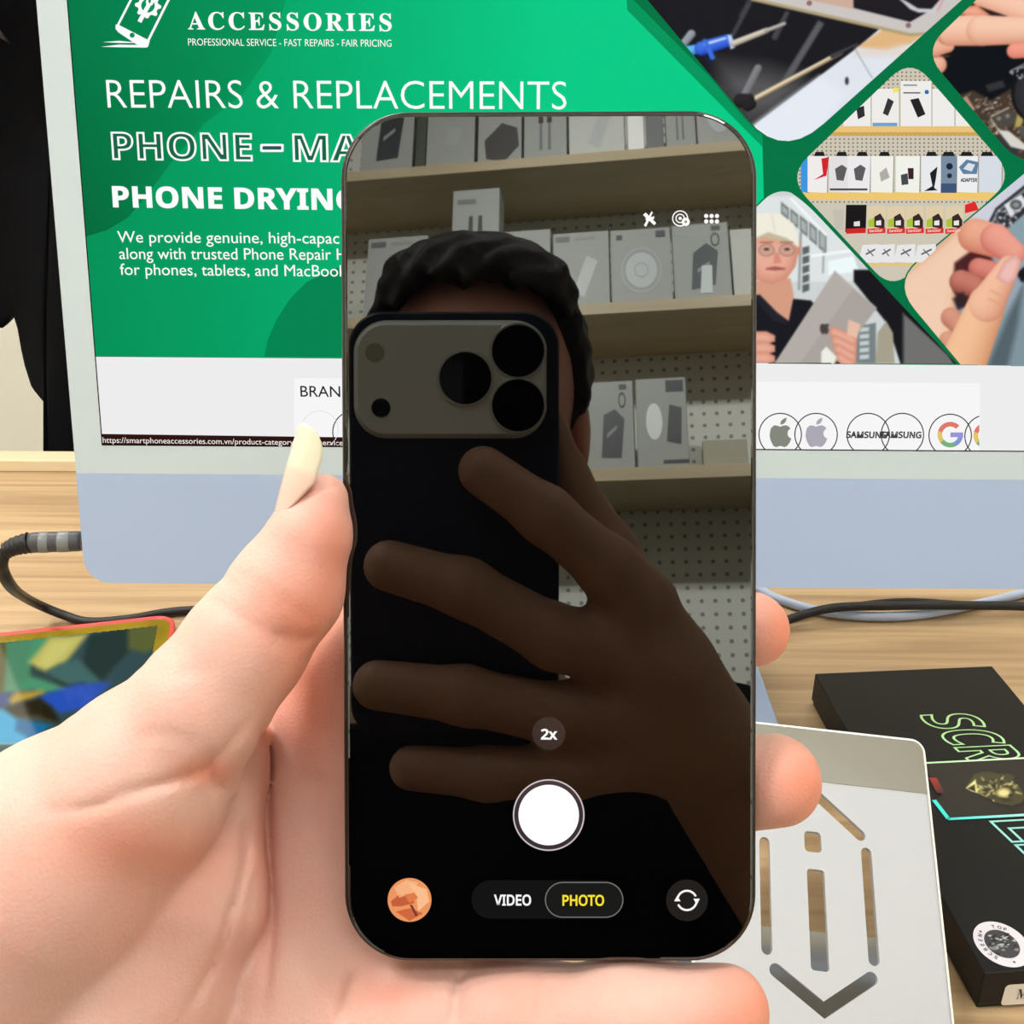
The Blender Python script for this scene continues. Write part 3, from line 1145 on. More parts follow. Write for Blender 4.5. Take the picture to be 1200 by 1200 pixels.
class Paint:
    """A picture shown on a lit screen: shapes painted on a fine grid, slightly softened, then laid on the screen's plane."""
    def __init__(self, outline, base, box_):
        self.o = outline
        x0, y0, x1, y1 = box_
        self.x0, self.y0 = x0, y0
        self.nx, self.ny = int(x1 - x0) + 1, int(y1 - y0) + 1
        self.img = np.zeros((self.ny, self.nx, 3)) + np.array(base, float)
        self.GX, self.GY = np.meshgrid(x0 + np.arange(self.nx), y0 + np.arange(self.ny))

    def win(self, pts, m=3):
        xs_, ys_ = [p[0] for p in pts], [p[1] for p in pts]
        i0, i1 = max(int(min(ys_) - self.y0 - m), 0), min(int(max(ys_) - self.y0 + m) + 1, self.ny)
        j0, j1 = max(int(min(xs_) - self.x0 - m), 0), min(int(max(xs_) - self.x0 + m) + 1, self.nx)
        return (slice(i0, max(i1, i0)), slice(j0, max(j1, j0)))

    def sd(self, pts, w):
        gx, gy = self.GX[w], self.GY[w]
        best = np.full(gx.shape, 1e9)
        ins = np.zeros(gx.shape, bool)
        n = len(pts)
        for i in range(n):
            ax, ay = pts[i]
            bx, by = pts[(i + 1) % n]
            dx, dy = bx - ax, by - ay
            L = dx * dx + dy * dy + 1e-12
            t = np.clip(((gx - ax) * dx + (gy - ay) * dy) / L, 0, 1)
            best = np.minimum(best, (gx - ax - t * dx) ** 2 + (gy - ay - t * dy) ** 2)
            if ay != by:
                ins ^= ((ay > gy) != (by > gy)) & (gx < dx * (gy - ay) / dy + ax)
        r = np.sqrt(best)
        return np.where(ins, -r, r)

    def mix(self, w, al, col):
        self.img[w] = self.img[w] * (1 - al[..., None]) + np.array(col, float) * al[..., None]

    def p(self, pts, col, soft=1.0):
        w = self.win(pts, 3 + soft)
        if self.GX[w].size:
            self.mix(w, np.clip(0.5 - self.sd(pts, w) / soft, 0, 1), col)

    def l(self, p, q, w, col, soft=1.0):
        dx, dy = q[0] - p[0], q[1] - p[1]
        l_ = math.hypot(dx, dy) or 1
        nx, ny = -dy / l_ * w / 2, dx / l_ * w / 2
        self.p([(p[0] + nx, p[1] + ny), (q[0] + nx, q[1] + ny), (q[0] - nx, q[1] - ny), (p[0] - nx, p[1] - ny)], col, soft)

    def blob(self, pts, shades, soft=8.0, rim=9.0):
        """rounded form: darkest tone at the rim passing to the lightest inside"""
        w = self.win(pts, 3)
        if not self.GX[w].size:
            return
        d = self.sd(pts, w)
        t = np.clip(-d / rim, 0, 1) * (len(shades) - 1)
        S_ = np.array(shades, float)
        i = np.minimum(t.astype(int), len(shades) - 2)
        f = (t - i)[..., None]
        colr = S_[i] * (1 - f) + S_[i + 1] * f
        al = np.clip(0.5 - d, 0, 1)[..., None]
        self.img[w] = self.img[w] * (1 - al) + colr * al

    def cap(self, p, q, r0, r1, dark, lite, la=-120):
        """a finger or rod as a shaded round form"""
        p, q = np.array(p, float), np.array(q, float)
        m = max(r0, r1)
        w = self.win([p - m, p + m, q - m, q + m], 2)
        if not self.GX[w].size:
            return
        gx, gy = self.GX[w], self.GY[w]
        ab = q - p
        t = np.clip(((gx - p[0]) * ab[0] + (gy - p[1]) * ab[1]) / (ab @ ab + 1e-9), 0, 1)
        ox, oy = gx - p[0] - t * ab[0], gy - p[1] - t * ab[1]
        r = r0 + (r1 - r0) * t
        d = np.sqrt(ox ** 2 + oy ** 2)
        nz = np.sqrt(np.clip(1 - (d / r) ** 2, 0, 1))
        lx, ly = math.cos(math.radians(la)), math.sin(math.radians(la))
        sh = np.clip(0.25 + 0.6 * nz + 0.35 * (ox * lx + oy * ly) / r, 0, 1)[..., None]
        colr = np.array(dark, float) * (1 - sh) + np.array(lite, float) * sh
        al = np.clip(0.5 - (d - r), 0, 1)[..., None]
        self.img[w] = self.img[w] * (1 - al) + colr * al

    def soft(self, k):
        w = np.array([1, 2, 1], float) * k + np.array([0, 1, 0]) * (1 - k) * 4
        w /= w.sum()
        for ax_ in (0, 1):
            pd = np.pad(self.img, [(1, 1) if q == ax_ else (0, 0) for q in range(3)], mode='edge')
            sl_ = lambda o_: tuple(slice(o_, o_ + self.img.shape[q]) if q == ax_ else slice(None) for q in range(3))
            self.img = w[0] * pd[sl_(0)] + w[1] * pd[sl_(1)] + w[2] * pd[sl_(2)]

    def mesh(self, name, plane, m, parent, z, label=None, blur=2):
        """plane: (origin, normal, x axis, y axis, local origin)"""
        for _ in range(blur):
            self.soft(0.7)
        O, N, AX, AY, LO = plane
        ins = self.sd(self.o, (slice(None), slice(None))) < 0.4
        d = FWD[None, None] + RGT * ((self.GX - PX) / F)[..., None] - UP * ((self.GY - PY) / F)[..., None]
        P = CAM + d * (((O - CAM) @ N) / (d @ N))[..., None] - LO
        V = np.stack([P @ AX, P @ AY, np.full(self.GX.shape, z)], -1).reshape(-1, 3)
        id_ = np.arange(self.nx * self.ny).reshape(self.ny, self.nx)
        ok = ins[:-1, :-1] & ins[1:, :-1] & ins[1:, 1:] & ins[:-1, 1:]
        Q = np.stack([id_[1:, :-1][ok], id_[1:, 1:][ok], id_[:-1, 1:][ok], id_[:-1, :-1][ok]], 1)
        used = np.unique(Q)
        mp = np.zeros(len(V), np.int32); mp[used] = np.arange(len(used))
        Q, V = mp[Q], V[used]
        c = np.clip(self.img.reshape(-1, 3)[used] / 255.0, 0, 1)
        c = np.where(c <= 0.04045, c / 12.92, ((c + 0.055) / 1.055) ** 2.4)
        me = bpy.data.meshes.new(name)
        me.vertices.add(len(V)); me.vertices.foreach_set('co', V.astype(np.float32).ravel())
        me.loops.add(len(Q) * 4); me.loops.foreach_set('vertex_index', Q.astype(np.int32).ravel())
        me.polygons.add(len(Q)); me.polygons.foreach_set('loop_start', np.arange(0, len(Q) * 4, 4, dtype=np.int32))
        me.update(calc_edges=True)
        at_ = me.color_attributes.new('Col', 'FLOAT_COLOR', 'POINT')
        at_.data.foreach_set('color', np.concatenate([c, np.ones((len(c), 1))], 1).astype(np.float32).ravel())
        return link_mesh(name, me, m, parent, label)


def photo(T, outline, base, label):
    fr_ = Art()
    sp(fr_, outline, base, 4 * L1)
    o = T.mesh('repair_photo', (MO, MZ, MX, MY, MO), M['screen'], scr, 5 * L1, label)
    for i in range(len(outline)):
        p, q = outline[i], outline[(i + 1) % len(outline)]
        dx, dy = q[0] - p[0], q[1] - p[1]
        l_ = math.hypot(dx, dy)
        if l_ < 1e-6 or (min(p[1], q[1]) > 420 and abs(dy) < abs(dx)):
            continue
        nx, ny = -dy / l_ * 0.9, dx / l_ * 0.9
        sp(fr_, [(p[0] + nx, p[1] + ny), (q[0] + nx, q[1] + ny), (q[0] - nx, q[1] - ny), (p[0] - nx, p[1] - ny)], (0, 116, 68), 6 * L1)
    fr_.build('photo_border', M['screen'], scr)
    return o


# 1: opened phone and screwdrivers on a dark mat
o1 = arc_corner([(600, -155), (757, 0), (916, 190), (1128, 0), (1270, -155)], [0, 0, 66, 0, 0])
T = Paint(o1, (26, 26, 32), (735, -14, 1150, 182))
T.blob([(830, 60), (860, 62), (900, 66), (950, 80), (960, 110), (920, 150), (870, 160), (830, 110)], [(28, 28, 33), (60, 60, 62), (86, 86, 88)], rim=34)
T.l((868, 20), (885, -10), 6, (62, 62, 66), 3)
T.l((858, 42), (878, 4), 5, (66, 66, 72), 3)
T.l((918, 98), (962, 26), 8, (92, 92, 96), 3)
T.cap((908, 44), (922, 16), 4, 3, (40, 40, 44), (74, 74, 80))
T.cap((872, 112), (888, 80), 4.6, 4.6, (84, 84, 88), (132, 132, 138))
T.cap((802, 50), (810, 40), 4.6, 5, (90, 100, 112), (160, 164, 172))
T.p([(884, 146), (1003, 57), (1035, 30), (1100, 30), (1130, 0), (1000, 240), (870, 200)], (224, 229, 238))
T.p([(884, 146), (960, 90), (990, 110), (930, 190), (880, 190)], (230, 235, 244), 10)
T.p([(1004, 56), (1012, 50), (1038, 32), (1084, 40), (1066, 52), (1040, 60)], (226, 182, 128), 3)
T.p([(1004, 57), (1036, 58), (1062, 52), (1056, 66), (1000, 66)], (226, 216, 208), 8)
T.l((1001, 57), (1022, 92), 1.0, (140, 150, 158))
T.p(circ(992, 95, 2.2, 4.8), (52, 54, 58))
T.l((1056, 39), (1060, 34), 1.4, (60, 40, 30))
T.p([(880, -14), (905, -14), (1066, 26), (1090, 12), (1112, -14), (1160, -14), (1084, 42), (1066, 42), (880, -2)], (204, 198, 194))
T.p([(880, -3), (1066, 39), (1085, 38), (1085, 41), (1066, 43), (880, 1)], (176, 160, 120))
T.p([(900, -14), (1000, -14), (1000, 11), (905, -8)], (206, 172, 156))
T.p([(1000, -14), (1106, -14), (1104, -4), (1088, 14), (1064, 21), (1000, 7)], (30, 28, 34))
T.p([(1050, -4), (1062, 2), (1075, 10), (1096, 11), (1097, 15), (1076, 15), (1066, 11)], (204, 204, 208))
T.l((1098, 14), (1108, -8), 2, (224, 150, 170))
for x, y in ((948, 4), (1064, 30)):
    T.p(circ(x, y, 2.8, 2.6, 12), (90, 40, 44)); T.p(circ(x, y, 1.2, 1.2, 8), (200, 190, 190))
T.cap((804, 61), (818, 57), 7, 5, (28, 90, 180), (110, 190, 245))
T.cap((822, 57), (852, 48), 8.5, 7.5, (18, 44, 150), (70, 120, 236))
T.cap((826, 52), (850, 45), 1.5, 1.2, (140, 180, 250), (225, 236, 255))
T.p([(823, 46), (828, 46), (838, 68), (833, 72)], (60, 110, 220))
T.p([(852, 41), (857, 41), (861, 56), (856, 58)], (196, 210, 244))
T.p([(824, 66), (834, 70), (834, 76), (828, 74)], (24, 30, 60))
T.cap((860, 51), (898, 36), 4, 3.4, (90, 80, 70), (226, 216, 198))
T.cap((898, 36), (919, 28), 2.6, 2.2, (90, 84, 80), (196, 190, 182))
T.cap((882, 117), (985, 62), 3.4, 2.6, (96, 76, 52), (216, 196, 160))
T.l((884, 115.4), (975, 65), 1.2, (250, 240, 220))
T.cap((975, 66), (1004, 52), 2.6, 1.2, (30, 30, 34), (70, 70, 76))
T.cap((868, 118), (878, 116), 8.5, 6, (14, 13, 15), (44, 42, 44))
T.cap((876, 124), (880, 122), 6.5, 6, (14, 13, 15), (40, 38, 40))
photo(T, o1, (26, 26, 32), 'photo of an opened phone with screwdrivers')

# 2: fingers over a circuit board
o2 = arc_corner([(1080, 60), (1215, -70), (1420, -70), (1420, 190), (1190, 190)], [34, 0, 0, 0, 26])
T = Paint(o2, (12, 16, 22), (1080, -14, 1216, 192))
T.p([(1160, -14), (1216, -14), (1216, 20), (1180, 8)], (84, 84, 90), 4)
T.p([(1128, -4), (1150, -2), (1178, 18), (1170, 26), (1136, 12)], (44, 30, 30), 4)
BD = [(1122, 112), (1140, 106), (1160, 118), (1184, 104), (1204, 140), (1216, 150), (1216, 192), (1180, 192), (1166, 172), (1140, 142)]
T.p(BD, (70, 56, 46), 3)
rl = random.Random(5)
for _ in range(520):
    x, y = rl.uniform(1112, 1214), rl.uniform(104, 184)
    w = T.win([(x, y)], 1)
    if abs(T.sd(BD, w).mean()) > 60 or T.sd(BD, w).mean() > 1:
        continue
    g = rl.choice([(170, 150, 126), (104, 88, 72), (216, 200, 178), (48, 42, 38), (140, 120, 98), (236, 228, 214), (84, 68, 54)])
    a0_, b0_ = rl.uniform(0.6, 2.6), rl.uniform(0.5, 1.6)
    T.p([(x - a0_, y + b0_ * 0.2), (x + a0_ * 0.6, y - b0_), (x + a0_, y), (x - a0_ * 0.5, y + b0_)], g)
T.p([(1124, 118), (1132, 112), (1142, 128), (1136, 134)], (182, 140, 122))
T.p([(1160, 138), (1182, 126), (1194, 142), (1172, 152)], (78, 72, 66))
T.l((1160, 137), (1182, 126), 1.6, (200, 186, 160)); T.l((1160, 139), (1170, 153), 1.6, (200, 186, 160))
for x, y in ((1170, 139), (1180, 136)):
    T.p(circ(x, y, 2.6, 2.4, 10), (136, 130, 122), 2)
T.p([(1193, 128), (1200, 134), (1196, 148), (1188, 150)], (176, 160, 90), 2)
T.p(circ(1212, 110, 28, 34), (20, 20, 24)); T.blob(circ(1214, 110, 26, 32), [(40, 40, 46), (56, 56, 62)], rim=20)
for k in range(4):
    T.l((1182 + k * 2, 84 - k), (1216, 66 + k * 4), 1, (150, 150, 152))
for k in range(14):
    x, y = rl.uniform(1180, 1206), rl.uniform(82, 92)
    T.p(circ(x, y, 1, 1, 8), (210, 210, 210))
T.p([(1154, 100), (1174, 94), (1178, 102), (1158, 108)], (48, 50, 54), 2)
T.p([(1164, 160), (1180, 158), (1194, 176), (1188, 190), (1160, 170)], (54, 54, 58), 2)
T.p([(1168, 152), (1182, 154), (1204, 172), (1200, 176), (1184, 172)], (216, 212, 204))
T.p([(1190, 150), (1216, 150), (1216, 168), (1200, 164)], (86, 84, 84), 2)
DKS, LTS = (206, 132, 104), (250, 206, 178)
T.blob([(1128, 8), (1144, 6), (1160, 18), (1140, 20), (1126, 17)], [(214, 132, 104), (240, 170, 140)], rim=5)
T.cap((1150, -6), (1216, 18), 14, 13, (216, 146, 118), (252, 206, 180))
T.cap((1090, 52), (1104, 38), 13, 14, (222, 150, 120), (250, 204, 176), -90)
T.cap((1084, 60), (1110, 54), 10, 8, (200, 124, 98), (242, 186, 158), -90)
T.cap((1080, 80), (1098, 76), 14, 11, (200, 124, 98), (244, 190, 164), -120)
T.l((1086, 67), (1112, 66), 1.2, (150, 84, 66), 2)
T.cap((1112, 36), (1150, 36), 18, 18, DKS, LTS, -100)
T.cap((1150, 36), (1216, 36), 18, 15, DKS, LTS, -100)
T.cap((1188, 60), (1216, 58), 9, 9, (206, 110, 92), (246, 160, 140), -90)
T.l((1099, 43), (1104, 51), 1, (180, 110, 86), 2)
photo(T, o2, (16, 18, 24), 'photo of fingers over a circuit board')

# 3: shop shelves of accessories
o3 = arc_corner([(1067, 68), (1188, 207), (1045, 340), (922, 207)], [32, 32, 30, 34])
T = Tile(o3, (206, 198, 180))
for r_ in range(34):
    y = 84 + r_ * 4.6
    for c_ in range(46):
        T.p([(936 + c_ * 5.2 + 0.0, y), (937.8 + c_ * 5.2, y), (937.8 + c_ * 5.2, y + 1.8), (936 + c_ * 5.2, y + 1.8)], (120, 108, 92), 0.0)
T.z += 0.05 * L1
T.p([(930, 148), (1190, 148), (1190, 158), (930, 158)], (232, 196, 122))
T.p([(930, 155), (1190, 155), (1190, 159), (930, 159)], (206, 164, 88))
T.p([(930, 225), (1190, 225), (1190, 234), (930, 234)], (238, 200, 112))
T.p([(930, 309), (1190, 307), (1190, 311), (930, 313)], (224, 196, 130))
WB = (238, 236, 232)
for (x0_, x1_, yt) in ((988, 1020, 105), (1021, 1053, 104), (1055, 1091, 95), (1092, 1118, 104), (1119, 1145, 118)):
    T.p([(x0_, yt), (x1_, yt), (x1_, 148), (x0_, 148)], WB)
    T.l((x1_ + 0.4, yt), (x1_ + 0.4, 148), 0.7, (150, 146, 138))
T.p([(1003, 127), (1012, 124), (1013, 136), (1005, 140)], (46, 46, 50))
T.p([(1034, 133), (1040, 115), (1047, 119), (1040, 136)], (50, 52, 56))
T.p([(1066, 117), (1076, 115), (1084, 134), (1075, 138)], (34, 34, 38))
T.p(circ(1085.5, 108, 2.6, 2.6, 12), (40, 110, 180))
T.p([(1022, 144), (1051, 144), (1051, 148), (1022, 148)], (110, 160, 214))
T.p([(1046, 103), (1053, 103), (1053, 108), (1046, 109)], (240, 226, 110))
T.l((1058, 100), (1074, 100), 2, (150, 156, 160))
T.l((1058, 109), (1078, 109), 1.6, (90, 94, 98))
for (x, w) in ((960, 14), (986, 14), (1010, 14), (1036, 14), (1091, 14), (1111, 16), (1132, 16), (1156, 16)):
    T.p([(x - w / 2, 184), (x - w / 3, 178), (x + w / 3, 178), (x + w / 2, 184)], (30, 32, 34))
bx = [(938, 948, (60, 150, 220)), (946, 970, (240, 236, 234)), (971, 996, (226, 224, 224)), (993, 1020, (236, 234, 234)), (1020, 1047, (240, 240, 232)), (1049, 1078, (240, 242, 234)),
      (1079, 1103, (232, 234, 236)), (1102, 1121, (120, 140, 160)), (1121, 1146, (236, 238, 240)), (1147, 1174, (214, 220, 228))]
for (x0_, x1_, c) in bx:
    T.p([(x0_, 183), (x1_, 183), (x1_ - 1, 226), (x0_, 225)], c)
    T.l((x1_, 183), (x1_ - 1, 226), 0.8, (130, 128, 126))
T.p([(962, 186), (971, 184), (968, 206), (953, 211), (964, 204)], (214, 32, 44))
for x in (978, 1000):
    T.p([(x, 198), (x + 8, 193), (x + 14, 197), (x + 10, 212), (x + 2, 211)], (92, 92, 96))
    T.l((x - 6, 222), (x + 16, 222), 2.4, (70, 70, 74))
T.p([(1030, 203), (1038, 196), (1042, 208), (1032, 213)], (176, 172, 166))
T.p([(1055, 205), (1063, 203), (1064, 216), (1056, 217)], (70, 72, 76))
T.p([(1063, 197), (1070, 197), (1070, 210), (1064, 210)], (60, 30, 40))
T.p([(1089, 203), (1098, 195), (1096, 210), (1094, 220), (1098, 223), (1082, 224), (1092, 218)], (30, 30, 34))
T.p(circ(1112, 195, 4, 4, 10), (30, 40, 60)); T.p(circ(1112, 206, 3, 3, 10), (40, 40, 50))
T.p([(1123, 196), (1132, 187), (1146, 190), (1144, 204), (1128, 204)], (96, 130, 160))
T.p([(1128, 198), (1134, 191), (1142, 193), (1138, 201)], (220, 226, 232))
stext(T.a, 'ADAPTER', (1125, 213), (1144, 213), 4, (40, 44, 50), T.z + 0.05 * L1, 0.03)
T.p([(1102, 215), (1120, 215), (1120, 226), (1102, 226)], (60, 84, 120))
T.p([(991, 240), (1015, 240), (1014, 272), (990, 272)], (24, 22, 24))
for i, x in enumerate((1016, 1039, 1061, 1084, 1107)):
    T.p([(x, 242), (x + 21, 241), (x + 21, 272), (x, 272)], (222, 204, 170))
    T.p([(x + 1, 258), (x + 10, 254), (x + 10, 266), (x + 1, 266)], (172, 196, 60))
    T.p([(x + 8, 254), (x + 15, 250), (x + 20, 258), (x + 20, 268), (x + 8, 266)], (54, 40, 40))
    T.p([(x + 10, 259), (x + 16, 258), (x + 16, 264), (x + 10, 264)], (236, 232, 226))
    T.p([(x, 268), (x + 21, 267), (x + 21, 273), (x, 274)], (216, 46, 46))
    stext(T.a, 'SanDisk', (x + 2, 272), (x + 18, 271.4), 3, (250, 210, 200), T.z + 0.03 * L1, 0.02)
T.p([(991, 268), (1014, 267), (1014, 273), (991, 274)], (206, 40, 40))
T.p([(1000, 260), (1007, 259), (1007, 265), (1000, 265)], (224, 224, 224))
T.p([(1130, 240), (1142, 236), (1146, 246), (1130, 250)], (226, 40, 40))
T.p([(975, 246), (988, 246), (988, 270), (978, 268)], (196, 190, 176))
for (x0_, x1_) in ((1008, 1030), (1027, 1048), (1049, 1072), (1073, 1096)):
    T.p([(x0_ + 2, 287), (x1_, 286), (x1_ - 1, 308), (x0_ - 3, 307)], (230, 230, 230))
    T.l((x0_ + 6, 298), (x1_ - 5, 292), 2, (90, 92, 96))
    T.l((x0_ + 8, 292), (x1_ - 7, 300), 1.4, (110, 112, 116))
T.a.build('shelf_photo', M['screen'], scr, 'photo of accessory shelves on a pegboard')

# 4: a man in a cream cap holding a closed laptop
o4 = arc_corner([(700, 424.5), (912, 216), (938, 230), (1122, 426.2)], [0, 26, 30, 0])
T = Paint(o4, (206, 212, 212), (878, 210, 1126, 427))
T.p([(880, 230), (1000, 230), (1000, 330), (880, 330)], (222, 228, 228))
for i in range(5):
    x = 915 + i * 11
    T.p([(x, 236 + i * 8), (x + 9, 244 + i * 8), (x + 9, 258 + i * 10), (x, 250 + i * 10)], (108, 116, 116))
    T.p([(x + 1.5, 240 + i * 8), (x + 7.5, 246 + i * 8), (x + 7.5, 254 + i * 10), (x + 1.5, 248 + i * 10)], (170, 178, 176))
T.l((926, 232), (968, 276), 3, (244, 248, 248))
T.l((938, 272), (936, 340), 3, (150, 158, 156))
T.l((965, 290), (964, 320), 2, (150, 160, 158))
T.l((950, 300), (1010, 292), 3, (246, 250, 250))
for i in range(5):
    T.p([(940, 290 + i * 11), (948, 288 + i * 11), (948, 296 + i * 11), (940, 299 + i * 11)], (90, 100, 100))
T.p([(970, 306), (1000, 300), (1006, 318), (970, 322)], (238, 250, 250))
T.p([(1000, 316), (1020, 316), (1126, 430), (1056, 430), (1040, 380), (1000, 330)], (22, 22, 28))
T.p([(1057, 366), (1110, 416), (1120, 430), (1057, 430)], (112, 112, 110))
T.l((1058, 366), (1058, 426), 2, (60, 60, 62))
T.p([(1006, 382), (1026, 378), (1026, 426), (1000, 426)], (120, 130, 132))
for i in range(5):
    T.p([(1007, 384 + i * 8), (1018, 383 + i * 8), (1018, 388 + i * 8), (1007, 389 + i * 8)], (196, 206, 206))
T.p([(1028, 390), (1038, 376), (1046, 390), (1048, 426), (1026, 426)], (166, 160, 140))
# figure
T.p([(840, 380), (884, 344), (900, 352), (930, 350), (950, 352), (975, 380), (985, 430), (830, 430)], (24, 24, 32))
T.p([(880, 330), (926, 326), (930, 346), (924, 376), (905, 362), (886, 346)], (214, 156, 130))
FS = [(206, 140, 118), (222, 158, 136), (232, 172, 150)]
T.blob([(880, 270), (934, 278), (936, 292), (932, 312), (922, 326), (905, 333), (886, 328), (870, 300)], FS, rim=14)
T.p([(934, 284), (938, 282), (938, 296), (933, 300)], (206, 140, 118))
T.p([(860, 285), (866, 256), (888, 250), (912, 250), (930, 262), (936, 284), (936, 290), (920, 280), (900, 275), (880, 282)], (240, 236, 220))
T.l((904, 251), (908, 272), 1, (216, 208, 186), 2)
T.p([(866, 282), (882, 280), (900, 272), (922, 279), (932, 286), (916, 283), (896, 278)], (196, 184, 156))
for cx in (898, 922):
    T.p(circ(cx, 293, 9.5, 7.5, 20), (150, 120, 110))
    T.p(circ(cx, 293, 8.2, 6.4, 20), (208, 160, 142))
    T.p(circ(cx, 292, 3.4, 1.5, 12), (70, 50, 46))
    T.l((cx - 8, 284), (cx + 7, 284), 1.6, (150, 100, 80))
T.p([(907, 296), (912, 296), (916, 308), (906, 309)], (214, 142, 124))
T.p([(897, 314), (908, 312), (920, 314), (920, 316), (908, 317), (897, 316)], (164, 92, 84))
T.p([(860, 352), (890, 345), (924, 380), (906, 376), (886, 352)], (34, 34, 44))
T.p([(978, 317), (1027, 361), (968, 440), (898, 440)], (170, 162, 156))
T.p([(978, 317), (1000, 337), (935, 428), (898, 440)], (180, 172, 166))
T.l((978, 317.5), (1027, 361.5), 1, (206, 200, 196))
q = [(966 + x * 0.45, 384 + y * 0.45) for x, y in APPLE]
T.p(q, (74, 66, 64))
for i in range(4):
    x, y = 970 + i * 2.5, 388 + i * 10
    T.blob([(x, y), (x + 6, y - 6), (x + 34 - i * 3, y + 6), (x + 34 - i * 3, y + 18), (x + 20, y + 16), (x + 4, y + 6)], FS, rim=5)
T.p([(994, 374), (1008, 380), (1004, 396), (992, 392)], (230, 190, 166))
T.p([(962, 412), (968, 406), (980, 418), (976, 428), (962, 428)], (236, 236, 226))
for i in range(3):
    y = 388 + i * 12
    T.blob([(884, y), (898, y), (908, y + 5), (908, y + 12), (898, y + 15), (880, y + 14)], FS, rim=6)
photo(T, o4, (24, 24, 30), 'photo of a man in a cap holding a laptop')

# 5: a hand over an opened device
o5 = arc_corner([(1044, 331), (1420, 20), (1420, 435), (1124, 427)], [42, 0, 0, 0])
T = Paint(o5, (150, 164, 176), (1044, 190, 1216, 431))
T.p([(1120, 262), (1216, 190), (1216, 240), (1160, 262), (1140, 290)], (206, 208, 220))
T.p([(1157, 262), (1166, 244), (1216, 204), (1216, 300), (1170, 290)], (40, 42, 48))
T.p([(1160, 262), (1168, 246), (1216, 208), (1216, 300), (1172, 290)], (120, 124, 130))
T.p([(1164, 262), (1170, 248), (1216, 213), (1216, 300), (1174, 290)], (46, 48, 54))
T.p([(1176, 240), (1196, 228), (1204, 238), (1184, 256)], (222, 224, 228))
T.blob(circ(1190, 240, 7, 6), [(60, 62, 66), (150, 152, 156)], rim=5)
for k in range(60):
    x, y = rl.uniform(1164, 1196), rl.uniform(246, 270)
    T.p([(x, y), (x + rl.uniform(1, 4), y - 1), (x + 3, y + 2)], rl.choice([(226, 228, 230), (40, 42, 46), (140, 144, 150), (250, 250, 250)]))
T.p([(1180, 268), (1216, 236), (1216, 300), (1196, 290)], (136, 160, 168), 2)
T.p([(1200, 260), (1216, 250), (1216, 290), (1206, 286)], (170, 196, 204), 3)
T.p([(1190, 320), (1216, 300), (1216, 340), (1196, 330)], (24, 24, 34), 3)
T.p([(1150, 431), (1176, 370), (1200, 330), (1216, 322), (1216, 431)], (128, 148, 158), 6)
T.p([(1156, 431), (1180, 372), (1198, 336), (1192, 380), (1180, 431)], (84, 98, 106), 8)
SKD, SKL = (214, 158, 124), (244, 206, 178)
T.blob([(1040, 340), (1062, 316), (1096, 290), (1130, 258), (1150, 260), (1140, 300), (1128, 320), (1120, 345), (1118, 380), (1108, 431), (1070, 400)], [(222, 168, 136), (240, 200, 172), (242, 204, 176)], rim=16)
T.p([(1118, 308), (1140, 292), (1160, 300), (1172, 318), (1160, 344), (1140, 360), (1126, 360), (1116, 340)], (76, 34, 36), 4)
T.cap((1142, 276), (1166, 282), 20, 20, (196, 110, 88), (240, 176, 146), -80)
T.cap((1166, 280), (1186, 296), 18, 15, (196, 104, 92), (240, 166, 146), -70)
T.cap((1146, 314), (1164, 318), 12, 12, (160, 76, 66), (226, 140, 124), -60)
T.cap((1126, 330), (1142, 336), 14, 13, (120, 56, 50), (206, 128, 110), -100)
T.p([(1116, 350), (1128, 342), (1134, 356), (1122, 364)], (50, 34, 38), 4)
T.cap((1114, 372), (1124, 382), 12, 11, (160, 96, 76), (222, 156, 130), -100)
T.cap((1110, 398), (1116, 404), 10, 9, (180, 116, 92), (226, 164, 136), -100)
T.cap((1124, 436), (1156, 356), 28, 22, (206, 140, 100), (246, 196, 156), -150)
T.cap((1156, 356), (1182, 312), 21, 13, (206, 136, 108), (246, 194, 162), -150)
T.blob([(1166, 326), (1176, 306), (1190, 298), (1196, 306), (1190, 326), (1180, 334)], [(220, 160, 152), (238, 190, 182)], rim=6)
T.l((1160, 340), (1172, 346), 1, (206, 150, 110), 2)
T.l((1158, 350), (1170, 356), 1, (206, 150, 110), 2)
photo(T, o5, (150, 164, 176), 'photo of a hand over an opened device')

# ---- stand of the computer
st = lambda y: None
sx_c = MW / 2
def mloc(p):
    d = np.array(p, float) - MO
    return (float(d @ MX), float(d @ MY), float(d @ MZ))
cxw = MO[0] + MW / 2
fl = []
for (ins, z) in ((0.001, DZ + 0.0005), (0, DZ + 0.002), (0, DZ + 0.0055), (0.001, DZ + 0.0065)):
    fl.append([mloc((x, y, z)) for x, y in rrect(0.182 - 2 * ins, 0.155 - 2 * ins, 0.02, 8, cxw, 0.535)])
rings('stand_foot', fl, M['blue_alu'], mon)
bm = bmesh.new()
prof = [(0.60, DZ + 0.004), (0.606, DZ + 0.006), (0.53, 1.02), (0.50, 1.03), (0.497, 1.024), (0.524, 1.012)]
vs = [mloc((cxw + s * 0.06, y, z)) for s in (-1, 1) for y, z in prof]
n_ = len(prof)
fs = [tuple(range(n_)), tuple(range(2 * n_ - 1, n_ - 1, -1))] + [(i, (i + 1) % n_, n_ + (i + 1) % n_, n_ + i) for i in range(n_)]
pymesh('stand_neck', vs, fs, M['blue_alu'], mon)

